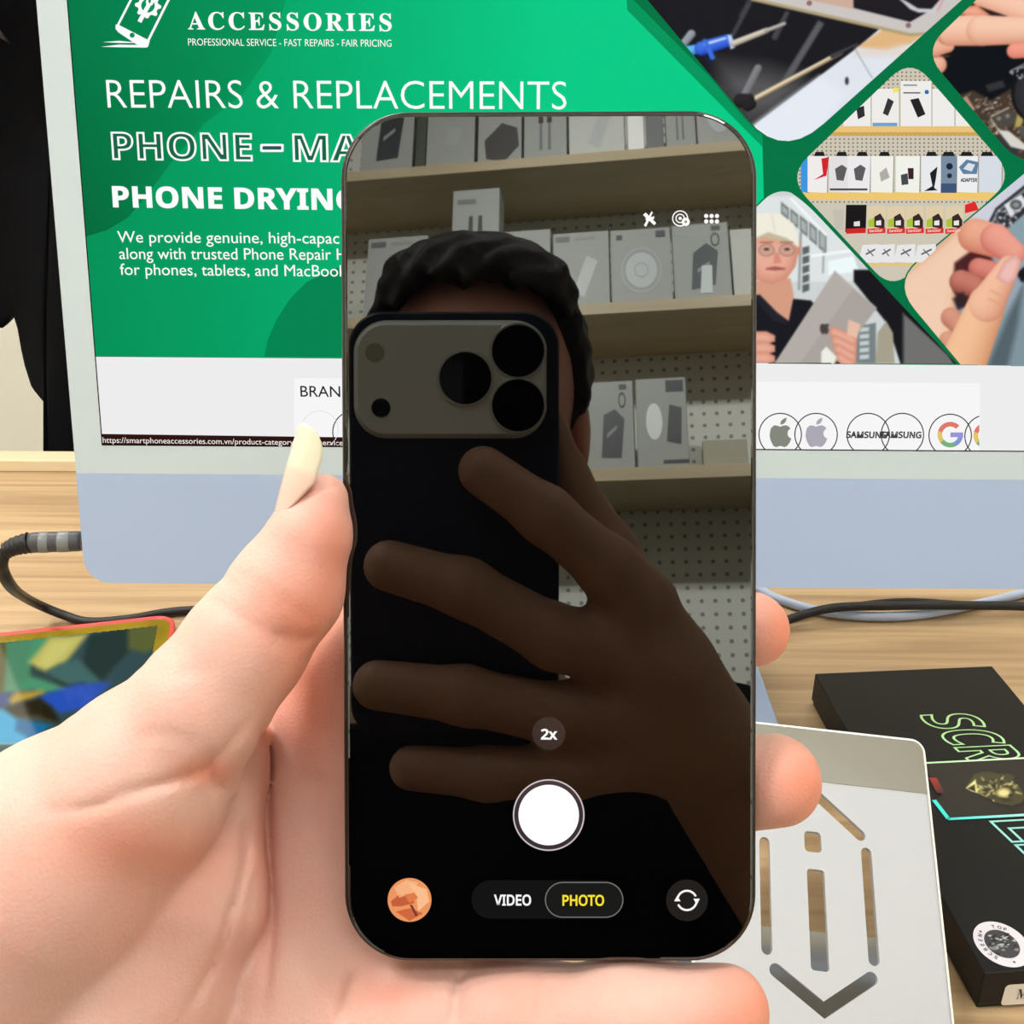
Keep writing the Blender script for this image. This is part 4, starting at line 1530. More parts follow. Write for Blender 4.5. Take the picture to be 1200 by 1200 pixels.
# ------------------------------------------------------------------ cables
def desk_pt(x, y, r):
    return on_z(x, y, DZ + r)
pc = root('power_cable', 'pale lilac power cable curving over the desk under the computer', 'cable', on_z(1000, 722, DZ))
o_ = np.array(pc.location)
pts = [desk_pt(800, 690, 0.0035), desk_pt(870, 684, 0.0035), desk_pt(910, 701, 0.0035), desk_pt(955, 715, 0.0035), desk_pt(1010, 722, 0.0035), desk_pt(1070, 721, 0.0035),
       desk_pt(1125, 712, 0.0035), desk_pt(1180, 700, 0.0035), desk_pt(1260, 680, 0.0035), desk_pt(1330, 668, 0.0035)]
tube('cord', [p - o_ for p in spline(pts)], 0.0032, M['lilac'], pc)
for k, (lab, ys, rr) in enumerate([('thicker black cable running over the lilac one beneath the computer', [(902, 737), (925, 729), (975, 722), (1040, 719.5), (1110, 719), (1200, 717), (1300, 719)], 0.0031),
                                   ('thin black cable lying just behind the thicker black cable', [(902, 728), (940, 721), (1000, 709), (1060, 703.5), (1130, 707), (1200, 709), (1300, 706)], 0.0017)]):
    P = [desk_pt(x, y, rr + 0.0008) for x, y in ys]
    if k == 0:
        for p, (x, y) in zip(P, ys):
            p += np.array([0, 0, 1.0]) * 0.0066 * float(np.interp(x, [905, 960, 1150, 1300], [0, 1, 1, 0]))
    t = root('black_cable', lab, 'cable', P[3])
    tube('cord', [p - P[3] for p in spline(P)], rr, M['black_rubber'], t)

ja = root('audio_cable', 'black cable with a fat ribbed plug in the side of the blue computer', 'cable', at(95, 635, 0.5))
jo = np.array(ja.location)
MX_ = np.array([1.0, 0, 0])
pl0, pl1 = at(96, 634, 0.502), at(34, 636, 0.497)
ax = pl1 - pl0
def seg(name, t0, t1, r0, r1, m, lab=None):
    L_ = [pl0 + ax * t0 - jo, pl0 + ax * (t0 + (t1 - t0) * 0.08) - jo, pl0 + ax * (t1 - (t1 - t0) * 0.08) - jo, pl0 + ax * t1 - jo]
    tube(name, L_, [r0 * 0.96, r0, r1, r1 * 0.96], m, ja, 20, lab)
seg('plug', 0.0, 1.0, 0.0050, 0.0050, M['grey_plug'], 'dark grey plug body')
seg('plug_band', 0.22, 0.45, 0.0052, 0.0052, M['plug_band'])
seg('plug_band', 0.62, 0.80, 0.0052, 0.0052, M['plug_band'])
rp = spline([pl1 - jo, at(18, 640, 0.496) - jo, at(6, 646, 0.495) - jo], 8)
rad = [0.0050 - 0.0012 * i / (len(rp) - 1) + (0.0004 if i % 3 == 0 else 0) for i in range(len(rp))]
tube('strain_relief', rp, rad, M['black_rubber'], ja, 16)
cp = spline([at(6, 646, 0.495) - jo, at(2, 664, 0.50) - jo, at(12, 686, 0.53) - jo, desk_pt(26, 698, 0.045) - jo, desk_pt(46, 709, 0.016) - jo, desk_pt(74, 720.5, 0.0060) - jo, desk_pt(103, 728.5, 0.0036) - jo, desk_pt(150, 725.5, 0.0036) - jo,
             desk_pt(200, 717, 0.0036) - jo, desk_pt(260, 712, 0.0036) - jo, desk_pt(330, 700, 0.0036) - jo], 10)
tube('cord', cp, 0.0030, M['black_rubber'], ja)

# ------------------------------------------------------------------ red-rimmed tablet at the left
TA, TB, TC = on_z(0, 741, DZ + 0.009), on_z(190, 720.5, DZ + 0.009), on_z(0, 900, DZ + 0.009)
ex = (TB - TA) / np.linalg.norm(TB - TA)
ey = np.cross(np.array([0, 0, 1.0]), ex)
TW = 0.205
TH_ = abs((TC - TA) @ ey)
corner = TB + ex * 0.009
tc_ = corner - ex * TW / 2 - ey * TH_ / 2
tc_[2] = DZ
tab = root('tablet', 'red-rimmed tablet with a glossy multicoloured screen lying flat behind the thumb', 'tablet', frame(tc_, ex, ey, np.array([0, 0, 1.0])))
R_ = 0.012
rings('rim', [rr_loop(TW - 0.004, TH_ - 0.004, R_, 0.0003), rr_loop(TW, TH_, R_, 0.002), rr_loop(TW, TH_, R_, 0.0082), rr_loop(TW - 0.0014, TH_ - 0.0014, R_, 0.009),
              rr_loop(TW - 0.005, TH_ - 0.005, R_ - 0.002, 0.009), rr_loop(TW - 0.0055, TH_ - 0.0055, R_ - 0.002, 0.0074)], M['red'], tab, True)
rings('bezel', [rr_loop(TW - 0.0058, TH_ - 0.0058, R_ - 0.0025, 0.0070), rr_loop(TW - 0.0058, TH_ - 0.0058, R_ - 0.0025, 0.0078)], mat('olive_glass', (142, 122, 34), 0.12, coat=0.5, var=0.25, vscale=30), tab, label='glossy olive border')  # reflection on the bezel glass painted as its olive base colour
def tl(x, y):
    p = on_z(x, y, DZ + 0.008) - tc_
    return (float(p @ ex), float(p @ ey))
w_, h_ = TW / 2 - 0.011, TH_ / 2 - 0.011
RC = [(-w_, -h_), (w_, -h_), (w_, h_), (-w_, h_)]
RC2 = []
for (lx_, ly_) in RC:
    p_ = w2c_(np.array(tc_) + ex * lx_ + ey * ly_ + np.array([0, 0, 0.008]))
    RC2.append(p_)
T = Paint(RC2, (60, 84, 80), (-14, 715, 262, 908))
T.p([(-80, 760), (10, 752), (80, 740), (40, 775), (30, 790), (60, 800), (90, 812), (0, 812), (-80, 815)], (88, 168, 124), 7)
T.p([(-80, 760), (8, 752), (10, 780), (4, 812), (-80, 815)], (104, 100, 52), 7)
T.p([(8, 752), (40, 748), (32, 772), (36, 790), (20, 806), (6, 800)], (92, 156, 118), 7)
T.p([(95, 742), (200, 725), (220, 760), (140, 830), (70, 800), (60, 792), (80, 778)], (62, 88, 92), 7)
T.p([(104, 744), (150, 735), (165, 748), (140, 775), (118, 800), (100, 792), (98, 770)], (46, 66, 62), 7)
T.p([(150, 736), (200, 728), (215, 745), (170, 765), (150, 760)], (104, 112, 62), 7)
T.p([(58, 747), (104, 742), (90, 760), (76, 778), (54, 787), (44, 783), (34, 776), (44, 764)], (216, 208, 112), 7)
T.p([(62, 752), (88, 750), (74, 768), (56, 782), (44, 778), (52, 764)], (232, 224, 128), 7)
T.p([(54, 787), (70, 778), (90, 772), (120, 800), (96, 805), (80, 802), (66, 795)], (74, 116, 112), 7)
T.p([(64, 797), (80, 803), (100, 800), (96, 806), (76, 805)], (32, 60, 40), 7)
T.p([(-80, 815), (14, 812), (40, 808), (40, 822), (12, 826), (-80, 850)], (72, 86, 150), 7)
T.p([(18, 811), (50, 809), (52, 813), (30, 822), (14, 826), (10, 820)], (206, 172, 66), 7)
T.p([(44, 817), (60, 811), (90, 801), (130, 800), (100, 830), (70, 836)], (46, 92, 206), 7)
T.p([(6, 831), (24, 823), (46, 818), (60, 828), (70, 845), (40, 846), (20, 842)], (44, 40, 22), 7)
T.p([(22, 840), (44, 838), (60, 845), (36, 846.5), (28, 845)], (90, 84, 66), 7)
T.p([(-80, 835), (4, 831), (20, 842), (40, 850), (30, 872), (-80, 872)], (66, 190, 240), 7)
T.p([(20, 842), (46, 846), (60, 850), (40, 868), (18, 856)], (20, 120, 176), 7)
T.p([(-80, 872), (60, 872), (60, 900), (-80, 900)], (34, 84, 84), 2)
T.p([(-80, 870.5), (60, 870.5), (60, 872.5), (-80, 872.5)], (150, 230, 250), 2)
T.mesh('display', (np.array([0, 0, DZ + 0.0081]), np.array([0, 0, 1.0]), ex, ey, tc_), M['device_screen'], tab, 0.0081, 'lit display with yellow, green and blue shapes', 3)

# ------------------------------------------------------------------ slotted silver stand at the right
PA = math.radians(34)
PB = on_z(958, 1225, DZ + 0.015)
PN = np.array([0, -math.sin(PA), math.cos(PA)])
e0 = np.array([0, math.cos(PA), math.sin(PA)])
yaw = math.radians(-6.0)
pex = np.array([1.0, 0, 0]) * math.cos(yaw) + e0 * math.sin(yaw)
pey = np.cross(PN, pex)
def pl2(x, y):
    p = on_plane(x, y, PB, PN) - PB
    return (float(p @ pex), float(p @ pey))
TR = pl2(1087, 866)
TL_ = pl2(888, 848)
BRc = pl2(1113, 1200)
xr = (TR[0] + BRc[0]) / 2
xc = (pl2(957, 1020)[0] + pl2(960, 1140)[0]) / 2
xl = 2 * xc - xr
ytop = (TR[1] + TL_[1]) / 2
ybot = -0.004
stand = root('metal_stand', 'silver metal stand with slotted cut-outs leaning beside the black box', 'stand', frame(PB, pex, pey, PN))
print('STAND', xl, xr, ytop, TR, TL_, BRc)


def plate_with_holes(name, outer, holes, z0, z1, m, parent, label=None):
    cu = bpy.data.curves.new('outline', 'CURVE')
    cu.dimensions = '2D'
    cu.fill_mode = 'BOTH'
    cu.extrude = (z1 - z0) / 2
    for pts in [outer] + holes:
        s = cu.splines.new('POLY')
        s.points.add(len(pts) - 1)
        for p, q in zip(s.points, pts):
            p.co = (q[0], q[1], 0, 1)
        s.use_cyclic_u = True
    o = bpy.data.objects.new('outline', cu)
    COL.objects.link(o)
    dg = bpy.context.evaluated_depsgraph_get()
    me = bpy.data.meshes.new_from_object(o.evaluated_get(dg))
    me.name = name
    bpy.data.objects.remove(o)
    bpy.data.curves.remove(cu)
    me.transform(Matrix.Translation((0, 0, (z0 + z1) / 2)))
    return link_mesh(name, me, m, parent, label)


def stadium(p, q, w, n=8):
    p, q = np.array(p), np.array(q)
    d = (q - p) / np.linalg.norm(q - p)
    nrm = np.array([-d[1], d[0]])
    out = []
    for i in range(n + 1):
        t = math.pi * i / n
        out.append(tuple(q + nrm * w / 2 * math.cos(t) + d * w / 2 * math.sin(t)))
    for i in range(n + 1):
        t = math.pi * i / n
        out.append(tuple(p - nrm * w / 2 * math.cos(t) - d * w / 2 * math.sin(t)))
    return out


def px_poly(pts):
    return [pl2(*p) for p in pts]


sw_ = abs(pl2(902, 1050)[0] - pl2(889.5, 1050)[0])
holes = []
yy0, yy1 = pl2(1019, 994)[1] - sw_ / 2, pl2(1023, 1132)[1] + sw_ / 2
xs_r = (pl2(1016.5, 1000)[0] + pl2(1023, 1128)[0]) / 2
xs_l = (pl2(896, 990)[0] + pl2(898.5, 1115)[0]) / 2
holes.append(stadium((xs_r, yy1), (xs_r, yy0), sw_))
ly0, ly1 = pl2(896, 981)[1] - sw_ / 2, pl2(899, 1119)[1] + sw_ / 2
holes.append(stadium((xs_l, ly1), (xs_l, ly0), sw_))
cw_ = abs(pl2(969, 1080)[0] - pl2(948, 1080)[0])
q0, q1 = pl2(956, 1019)[1], pl2(960, 1138)[1]
holes.append(rrect(cw_, q0 - q1, 0.0015, 6, xc, (q0 + q1) / 2))
q0, q1 = pl2(955, 975)[1], pl2(956, 999)[1]
holes.append(rrect(cw_ * 0.98, q0 - q1, 0.0018, 6, xc - 0.0006, (q0 + q1) / 2))
holes.append(stadium(pl2(957, 932), pl2(1008, 979), sw_))
d_ = np.array(pl2(957, 932)) - np.array(pl2(1008, 979))
m0 = np.array(pl2(957, 932)); m1 = np.array(pl2(1008, 979))
holes.append(stadium((2 * xc - m0[0] - 0.008, m0[1]), (2 * xc - m1[0], m1[1]), sw_))
# V at the foot
va, vm, vb = np.array(pl2(909, 1137)), np.array(pl2(966, 1184)), np.array(pl2(1021, 1147))
def vshape(a_, m_, b_, w):
    d1 = (m_ - a_) / np.linalg.norm(m_ - a_); n1 = np.array([-d1[1], d1[0]])
    d2 = (b_ - m_) / np.linalg.norm(b_ - m_); n2 = np.array([-d2[1], d2[0]])
    bis = (n1 + n2) / np.linalg.norm(n1 + n2)
    k = w / 2 / (bis @ n1)
    up, dn = [], []
    out = [tuple(m_ + bis * k)]
    for i in range(9):
        t = math.pi * i / 8
        out.append(tuple(b_ + n2 * w / 2 * math.cos(t) + d2 * w / 2 * math.sin(t)))
    out.append(tuple(m_ - bis * k))
    for i in range(9):
        t = math.pi * i / 8
        out.append(tuple(a_ - n1 * w / 2 * math.cos(t) - d1 * w / 2 * math.sin(t)))
    return out
holes.append(vshape(va, vm, vb, sw_ * 1.15))
outer = rrect(xr - xl, ytop - ybot, 0.0058, 8, xc, (ytop + ybot) / 2)
outer = [p for p in outer]
PT = 0.0028
plate_with_holes('plate', outer, holes, -PT, 0.0, M['silver'], stand)
yb_ = pl2(1088, 924)[1] * 0.5 + pl2(920, 918)[1] * 0.5
band = clip_convex(rrect(xr - xl - 0.0024, ytop - ybot - 0.0024, 0.0046, 8, xc, (ytop + ybot) / 2), [(-1, yb_), (1, yb_), (1, 1), (-1, 1)])
slab('polished_band', band, 0.00002, 0.0004, M['polish'], stand, 'polished grey band along the top')
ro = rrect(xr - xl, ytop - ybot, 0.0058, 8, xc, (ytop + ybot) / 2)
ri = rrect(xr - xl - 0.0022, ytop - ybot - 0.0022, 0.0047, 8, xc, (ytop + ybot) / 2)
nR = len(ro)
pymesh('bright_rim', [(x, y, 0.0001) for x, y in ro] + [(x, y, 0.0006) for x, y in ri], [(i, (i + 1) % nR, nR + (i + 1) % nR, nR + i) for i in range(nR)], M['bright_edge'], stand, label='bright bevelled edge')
# base plate and hinge leg under the inclined plate
bz = lambda p: tuple(float((np.array(p) - PB) @ v) for v in (pex, pey, PN))
bx0, bx1 = PB[0] + xl + 0.004, PB[0] + xr - 0.004
def wbox(name, pts_xy, z0, z1, m, label=None):
    return rings(name, [[bz((x, y, z0)) for x, y in pts_xy], [bz((x, y, z1)) for x, y in pts_xy]], m, stand, label=label)
yF = PB[1]
wbox('base_plate', [(bx0 + 0.004, yF - 0.012), (bx1 + 0.002, yF - 0.012), (bx1 - 0.004, yF + 0.060), (bx0 - 0.004, yF + 0.072)], DZ + 0.0005, DZ + 0.003, M['polish'], 'polished grey base under the plate')
hl = []
for x_ in (xl + 0.012, xr - 0.012):
    pa = np.array((x_, ytop * 0.62, -PT)); 
    top = PB + pex * x_ + pey * (ytop * 0.62) - PN * PT
    rows_ = [bz((top[0] - 0.004, top[1] - 0.002, top[2])), bz((top[0] + 0.004, top[1] - 0.002, top[2])), bz((top[0] + 0.004, yF + 0.03, DZ + 0.001)), bz((top[0] - 0.004, yF + 0.03, DZ + 0.001))]
    rows2 = [tuple(np.array(p) + np.array(pey) * 0 + np.array(bz(PB + np.array([0, 0.003, 0])))) for p in rows_]
    rings('hinge_arm', [rows_, rows2], M['polish'], stand)

# ------------------------------------------------------------------ black box with holographic lettering
BZ = 0.022
fl_, fn_, fr_ = on_z(955, 789, DZ + BZ), on_z(1154, 1141, DZ + BZ), on_z(1170, 789, DZ + BZ)
bey = (fl_ - fn_) / np.linalg.norm(fl_ - fn_)
bex = np.array([bey[1], -bey[0], 0])
BW = float((fr_ - fl_) @ bex)
BL = float(np.linalg.norm(fl_ - fn_))
bc = fn_ + bex * BW / 2 + bey * BL / 2
bc[2] = DZ
bb = root('gift_box', 'flat black box with holographic outlined lettering and a tiger emblem', 'box', frame(bc, bex, bey, np.array([0, 0, 1.0])))
box('base', (0, 0, 0.006), (BW - 0.002, BL - 0.002, 0.0118), M['box_black'], bb, 0.0005)
box('lid', (0, 0, 0.0125), (BW, BL, 0.019), M['box_black'], bb, 0.0007)
def bl2(x, y):
    p = on_z(x, y, DZ + BZ) - bc
    return (float(p @ bex), float(p @ bey))
ZB = BZ + 0.0001
def foilcol(y):
    k = np.interp(y, [-BL / 2, -0.02, 0.02, BL / 2], [0, 0.3, 0.75, 1])
    return tuple(np.array((130, 214, 240)) * (1 - k) + np.array((190, 232, 150)) * k)


def outline_text(name, s, pos, hx, adv, slant=0.28):
    """letters set one by one down the lid, tops to the right, drawn as foil outlines"""
    art_ = Art()
    for i, ch in enumerate(s):
        vs0, fs0 = stroke2d(sansbold(ch), 0.011, SANSB)
        w0, w1 = min(v[0] for v in vs0), max(v[0] for v in vs0)
        hh = max(v[1] for v in text2d(sansbold('H'), 0.0, SANSB)[0])
        def mp(v):
            u = (v[0] - w0) / (w1 - w0) * adv * 0.93
            t = v[1] / hh
            return (pos[0] + t * hx, pos[1] - i * adv - u + (t - 0.5) * slant * 0 )
        for vs_, fs_, z, dark in ((vs0, fs0, ZB, False),):
            vv = [mp(v) for v in vs_]
            vv = [(x + (pos[1] - y) * slant, y) for x, y in vv]
            if dark:
                art_.mesh2d(vv, fs_, (24, 24, 26), z)
            else:
                i0 = len(art_.v)
                art_.mesh2d(vv, fs_, (255, 255, 255), z)
                for k in range(len(vv)):
                    art_.c[i0 + k] = lin(foilcol(vv[k][1]))
    return art_.build(name, M['foil'], bb, 'holographic outlined letters')
pS = bl2(1076, 838)
pS2 = bl2(1140, 838)
outline_text('lettering', 'SCREE', pS, pS2[0] - pS[0], 0.0137)
pE = bl2(1160, 962)
outline_text('lettering', 'EL.', pE, (pS2[0] - pS[0]), 0.0155)
ba = Art()
fq = lambda pts: [bl2(*p) for p in pts]
RB = BW / 2 - 0.001
t0, t1 = bl2(1090, 894.5)[1], bl2(1120, 960)[1]
xl0, xl1 = bl2(1093, 936)[0], bl2(1109, 958)[0]
xe = bl2(1080, 894.5)[0]
ba.tri_poly([(xe, t0), (RB, t0), (RB, t1), (xl1, t1), (xl0, t1 + 0.013), (xe, t1 + 0.016)], (30, 28, 27), ZB + 0.0002)
def bline(p, q, w, c0, c1):
    d = np.array(q) - np.array(p); n = np.array([-d[1], d[0]]) / np.linalg.norm(d) * w / 2
    p, q = np.array(p), np.array(q)
    ba.tri_poly([tuple(p + n), tuple(q + n), tuple(q - n), tuple(p - n)], [c0, c1, c1, c0], ZB + 0.0003)
bline((xe, t0), (RB, t0), 0.0012, (190, 250, 190), (240, 240, 236))
bline((xl1, t1), (RB, t1), 0.0016, (60, 226, 226), (220, 226, 232))
bline((xl1 + 0.0004, t1), (xl0, t1 + 0.013), 0.0022, (60, 226, 222), (60, 240, 226))
bline(bl2(1093, 912), bl2(1102, 930), 0.004, (150, 44, 40), (70, 30, 30))
ba.build('printed_band', M['foil'], bb, 'printed band with bright foil edges')
TGO = [(1060 + x / 5.457, 780 + y / 5.457) for x, y in [(385, 790), (415, 745), (440, 700), (500, 680), (560, 685), (620, 700), (660, 693), (705, 712), (690, 735), (740, 785), (770, 850), (745, 882), (690, 905), (600, 890), (500, 840), (440, 815)]]
T = Paint(TGO, (58, 56, 34), (1124, 898, 1212, 952))
rt = random.Random(11)
cxt, cyt = 1168, 926
for k in range(46):
    a0_ = rt.uniform(0, 6.28); r0_ = rt.uniform(0.15, 1.0)
    x, y = cxt + 24 * r0_ * math.cos(a0_), cyt + 14 * r0_ * math.sin(a0_)
    L_ = rt.uniform(3, 8); a1_ = a0_ + rt.uniform(-0.5, 0.5)
    T.cap((x, y), (x + L_ * math.cos(a1_), y + L_ * 0.6 * math.sin(a1_)), rt.uniform(0.8, 1.6), 0.5, (96, 90, 48), (206, 200, 140))
for k in range(26):
    a0_ = rt.uniform(0, 6.28); r0_ = rt.uniform(0.3, 1.0)
    x, y = cxt + 24 * r0_ * math.cos(a0_), cyt + 14 * r0_ * math.sin(a0_)
    T.l((x, y), (x + 5 * math.cos(a0_ + 0.4), y + 3 * math.sin(a0_ + 0.4)), 1.3, (34, 32, 20))
T.p([(1131, 925), (1143, 914), (1146, 930), (1138, 930)], (222, 218, 150)); T.p([(1133, 925), (1142, 920), (1143, 929)], (30, 28, 18))
T.blob(circ(1176, 930, 9, 6.5), [(120, 112, 64), (214, 208, 150)], rim=4)
T.p(circ(1164, 922, 2.6, 1.8), (24, 22, 14)); T.p(circ(1174, 917, 2.6, 1.6), (24, 22, 14)); T.p(circ(1184, 933, 2.6, 2), (30, 26, 18))
T.p([(1172, 935), (1186, 938), (1184, 940), (1174, 939)], (30, 28, 20))
T.mesh('tiger_emblem', (np.array([0, 0, DZ + BZ]), np.array([0, 0, 1.0]), bex, bey, bc), M['foil'], bb, ZB + 0.0004, 'gold tiger head emblem', 1)
sk = Art()
sc0 = bl2(1174, 1106.5)
rs = 0.0115
sk.tri_poly([(sc0[0] + x, sc0[1] + y) for x, y in circ(0, 0, rs, rs, 40)], (226, 222, 232), ZB + 0.0001)
sk.tri_poly([(sc0[0] + x, sc0[1] + y) for x, y in circ(0, 0, rs * 0.62, rs * 0.62, 32)], (64, 64, 68), ZB + 0.0002)
for k in range(40):
    a0_, r_ = random.uniform(0, 6.28), rs * 0.58 * math.sqrt(random.random())
    x, y = sc0[0] + r_ * math.cos(a0_), sc0[1] + r_ * math.sin(a0_)
    w = rs * random.uniform(0.05, 0.14)
    sk.tri_poly([(x - w, y), (x, y - w * 0.5), (x + w, y + w * 0.3), (x, y + w * 0.6)], random.choice([(180, 180, 186), (30, 30, 34), (130, 130, 136)]), ZB + 0.00025 + k * 1e-6)
for k, ch in enumerate('*  TOP        *  SCREEN'):
    if ch == ' ':
        continue
    a0_ = math.radians(130 - k * 360 / 23)
    vs_, fs_ = text2d(ch, 0.02)
    s_ = rs * 0.3
    out_ = []
    for v in vs_:
        xx, yy_ = (v[0] - 0.3) * s_, v[1] * s_ * 0.95 + rs * 0.69
        out_.append((sc0[0] + math.cos(a0_ - math.pi / 2) * xx - math.sin(a0_ - math.pi / 2) * yy_, sc0[1] + math.sin(a0_ - math.pi / 2) * xx + math.cos(a0_ - math.pi / 2) * yy_))
    sk.mesh2d(out_, fs_, (40, 40, 46), ZB + 0.0002)
sk.build('round_sticker', M['foil'], bb, 'round white sticker with a dark crest')
# white label on the front face
la = Art()
lp0 = on_plane(1172, 1178, fn_, -bey) - bc
lx0, lz0 = float(lp0 @ bex), float(lp0[2])
lz1 = lz0 + 0.0125
la.tri_poly([(x, y) for x, y in rrect(0.05, lz1 - lz0, 0.002, 5, lx0 + 0.025, (lz0 + lz1) / 2)], (232, 228, 224), 0.0)
fit_text(la, mathbold('MO'), (lx0 + 0.006, lz0 + 0.0036), (lx0 + 0.0155, lz0 + 0.0036), 0.0058, (40, 38, 38), 0.0001, 0.0, MATHF)
lo = la.build('front_label', M['print'], bb, 'white paper label on the end')
me = lo.data
me.transform(Matrix(((1, 0, 0, 0), (0, 0, -1, -BL / 2 - 0.0002), (0, 1, 0, 0), (0, 0, 0, 1))))

# ------------------------------------------------------------------ the black phone held up in the hand
HZ = -NM
HX = RGT - (RGT @ HZ) * HZ
HX /= np.linalg.norm(HX)
HX = HX * math.cos(math.radians(0.15)) + np.cross(HZ, HX) * math.sin(math.radians(0.15))
HY = np.cross(HZ, HX)
PW, PH, PD, PR = 488 * 0.191 / F, 1004 * 0.191 / F, 0.0088, 0.0125
ph = root('phone', 'black phone held upright in the hand with its camera screen open', 'phone', frame(P0, HX, HY, HZ))
N_ = 14
rings('frame', [rr_loop(PW - 0.002, PH - 0.002, PR - 0.001, -PD, N_), rr_loop(PW - 0.0006, PH - 0.0006, PR - 0.0003, -PD + 0.0004, N_), rr_loop(PW, PH, PR, -PD + 0.0012, N_),
                rr_loop(PW, PH, PR, -0.0016, N_), rr_loop(PW - 0.0005, PH - 0.0005, PR - 0.0003, -0.0008, N_), rr_loop(PW - 0.0012, PH - 0.0012, PR - 0.0006, -0.0005, N_)], M['frame_dark'], ph, True)
glass = rings('glass', [rr_loop(PW - 0.0016, PH - 0.0016, PR - 0.0008, -0.0005, N_), rr_loop(PW - 0.0016, PH - 0.0016, PR - 0.0008, -0.0002, N_), rr_loop(PW - 0.0021, PH - 0.0021, PR - 0.001, -0.00005, N_),
                        rr_loop(PW - 0.0027, PH - 0.0027, PR - 0.0013, 0.0, N_)], M['glass_black'], ph, False, label='black mirror-like front glass')
for y, l in ((0.028, 0.017), (0.006, 0.011), (-0.007, 0.011)):
    box('side_button', (-PW / 2 - 0.0001, y, -PD / 2 - 0.001), (0.0008, l, 0.0026), M['frame_dark'], ph, 0.0003)


def hl2(x, y):
    p = on_plane(x, y, P0, HZ) - P0
    return (float(p @ HX), float(p @ HY))


def ui(name, items, label=None):
    a_ = Art()
    for pts, col, z in items:
        a_.tri_poly([hl2(*p) for p in pts], col, z)
    return a_.build(name, M['oled'], glass, label)


def ringq(cx, cy, r, w, col, z, n=48, a0=0, a1=360):
    out = []
    for i in range(n):
        b0, b1 = (math.radians(a0 + (a1 - a0) * k / n) for k in (i, i + 1))
        out.append(([(cx + r * math.cos(b0), cy + r * math.sin(b0)), (cx + r * math.cos(b1), cy + r * math.sin(b1)),
                     (cx + (r - w) * math.cos(b1), cy + (r - w) * math.sin(b1)), (cx + (r - w) * math.cos(b0), cy + (r - w) * math.sin(b0))], col, z))
    return out


def ui_text(name, s, p0, p1, hpx, col, bold, base=None):
    a_ = Art()
    q0, q1 = hl2(*p0), hl2(*p1)
    h = hpx * 0.191 / F
    fit_text(a_, s, q0, q1, h, col, 0.00009, bold)
    return a_.build(name, M['oled'], base or glass)


Z1, Z2, Z3 = 0.00003, 0.00006, 0.00009
ui('shutter_button', [(circ(643, 955, 41.5, n=56), (58, 48, 54), Z1)] + ringq(643, 955, 42, 1.6, (206, 196, 200), Z2) + [(circ(643, 955, 35.5, n=56), (255, 255, 255), Z2)], 'white round shutter button')
ui('zoom_button', [(circ(643, 859.5, 19.5, n=40), (44, 40, 38), Z1)], 'dark round zoom button')
ui_text('zoom_text', '2x', (634.5, 866), (652, 866), 11.5, (255, 255, 255), 0.025)
ui('mode_bar', [([(640 + x, 1054 + y) for x, y in rrect(178, 45, 22.4, 12, 1.5, 0)], (19, 19, 19), Z1)])
pill = [(684.5 + x, 1054.3 + y) for x, y in rrect(92, 42, 20.9, 12)]
pill_i = [(684.5 + x, 1054.3 + y) for x, y in rrect(89.4, 39.4, 19.6, 12)]
items = [(pill_i, (26, 26, 25), Z2)]
for i in range(len(pill)):
    j = (i + 1) % len(pill)
    items.append(([pill[i], pill[j], pill_i[j], pill_i[i]], (112, 116, 112), Z2))
ui('mode_highlight', items)
ui_text('video_text', 'VIDEO', (579.5, 1060.5), (622, 1060.5), 12, (250, 250, 250), 0.02)
ui_text('photo_text', 'PHOTO', (659.5, 1060.8), (707.5, 1060.8), 12, (250, 226, 52), 0.02)
ui('flip_button', [(circ(805, 1055, 24.5, n=40), (34, 31, 29), Z1)] + ringq(805, 1055, 12.5, 2.4, (250, 250, 250), Z2, 24, 195, 335) + ringq(805, 1055, 12.5, 2.4, (250, 250, 250), Z2, 24, 15, 155)
   + [([(790, 1056), (797.5, 1056), (793.5, 1049.5)], (250, 250, 250), Z2), ([(812.5, 1053), (820, 1053), (816.5, 1060)], (250, 250, 250), Z2)])
th = [(circ(480, 1054.5, 25.7, n=40), (236, 150, 96), Z1),
      ([(462, 1040), (476, 1031), (490, 1034), (484, 1046), (468, 1052)], (246, 178, 130), Z2),
      ([(458, 1056), (468, 1048), (482, 1050), (486, 1058), (470, 1062), (460, 1062)], (196, 96, 60), Z2),
      ([(478, 1034), (500, 1042), (503, 1056), (490, 1068), (488, 1050)], (250, 190, 140), Z2),
      ([(464, 1068), (480, 1064), (496, 1070), (480, 1079)], (206, 104, 64), Z2 + 1e-5),
      ([(474, 1048), (486, 1046), (490, 1052), (480, 1058)], (226, 124, 74), Z3),
      ([(480, 1060), (483, 1060), (490, 1072), (487, 1074)], (130, 60, 44), Z3)]
ui('photo_thumbnail', th, 'round orange photo thumbnail')
ui('tool_pill', [([(800 + x, 256 + y) for x, y in rrect(112, 40, 19, 10)], (13, 13, 12), Z1)])
WH = (252, 246, 246)
ui('flash_icon', [([(763.5, 247.5), (765, 249), (757, 266), (754.5, 264)], WH, Z2), ([(753.5, 252), (756.5, 249), (769, 261.5), (766.5, 264)], WH, Z2),
                  ([(756, 256), (767, 253.5), (766, 257), (758, 260)], WH, Z2 + 1e-5)])
ui('motion_icon', ringq(797, 256, 9.5, 1.4, WH, Z2, 28) + ringq(797, 256, 5.6, 1.4, WH, Z2, 24) + [(circ(797, 256, 2, n=14), WH, Z2), (circ(803.5, 260, 4.8, n=20), WH, Z3), (circ(803.5, 260, 1.6, n=12), (120, 110, 110), Z3 + 1e-5)])
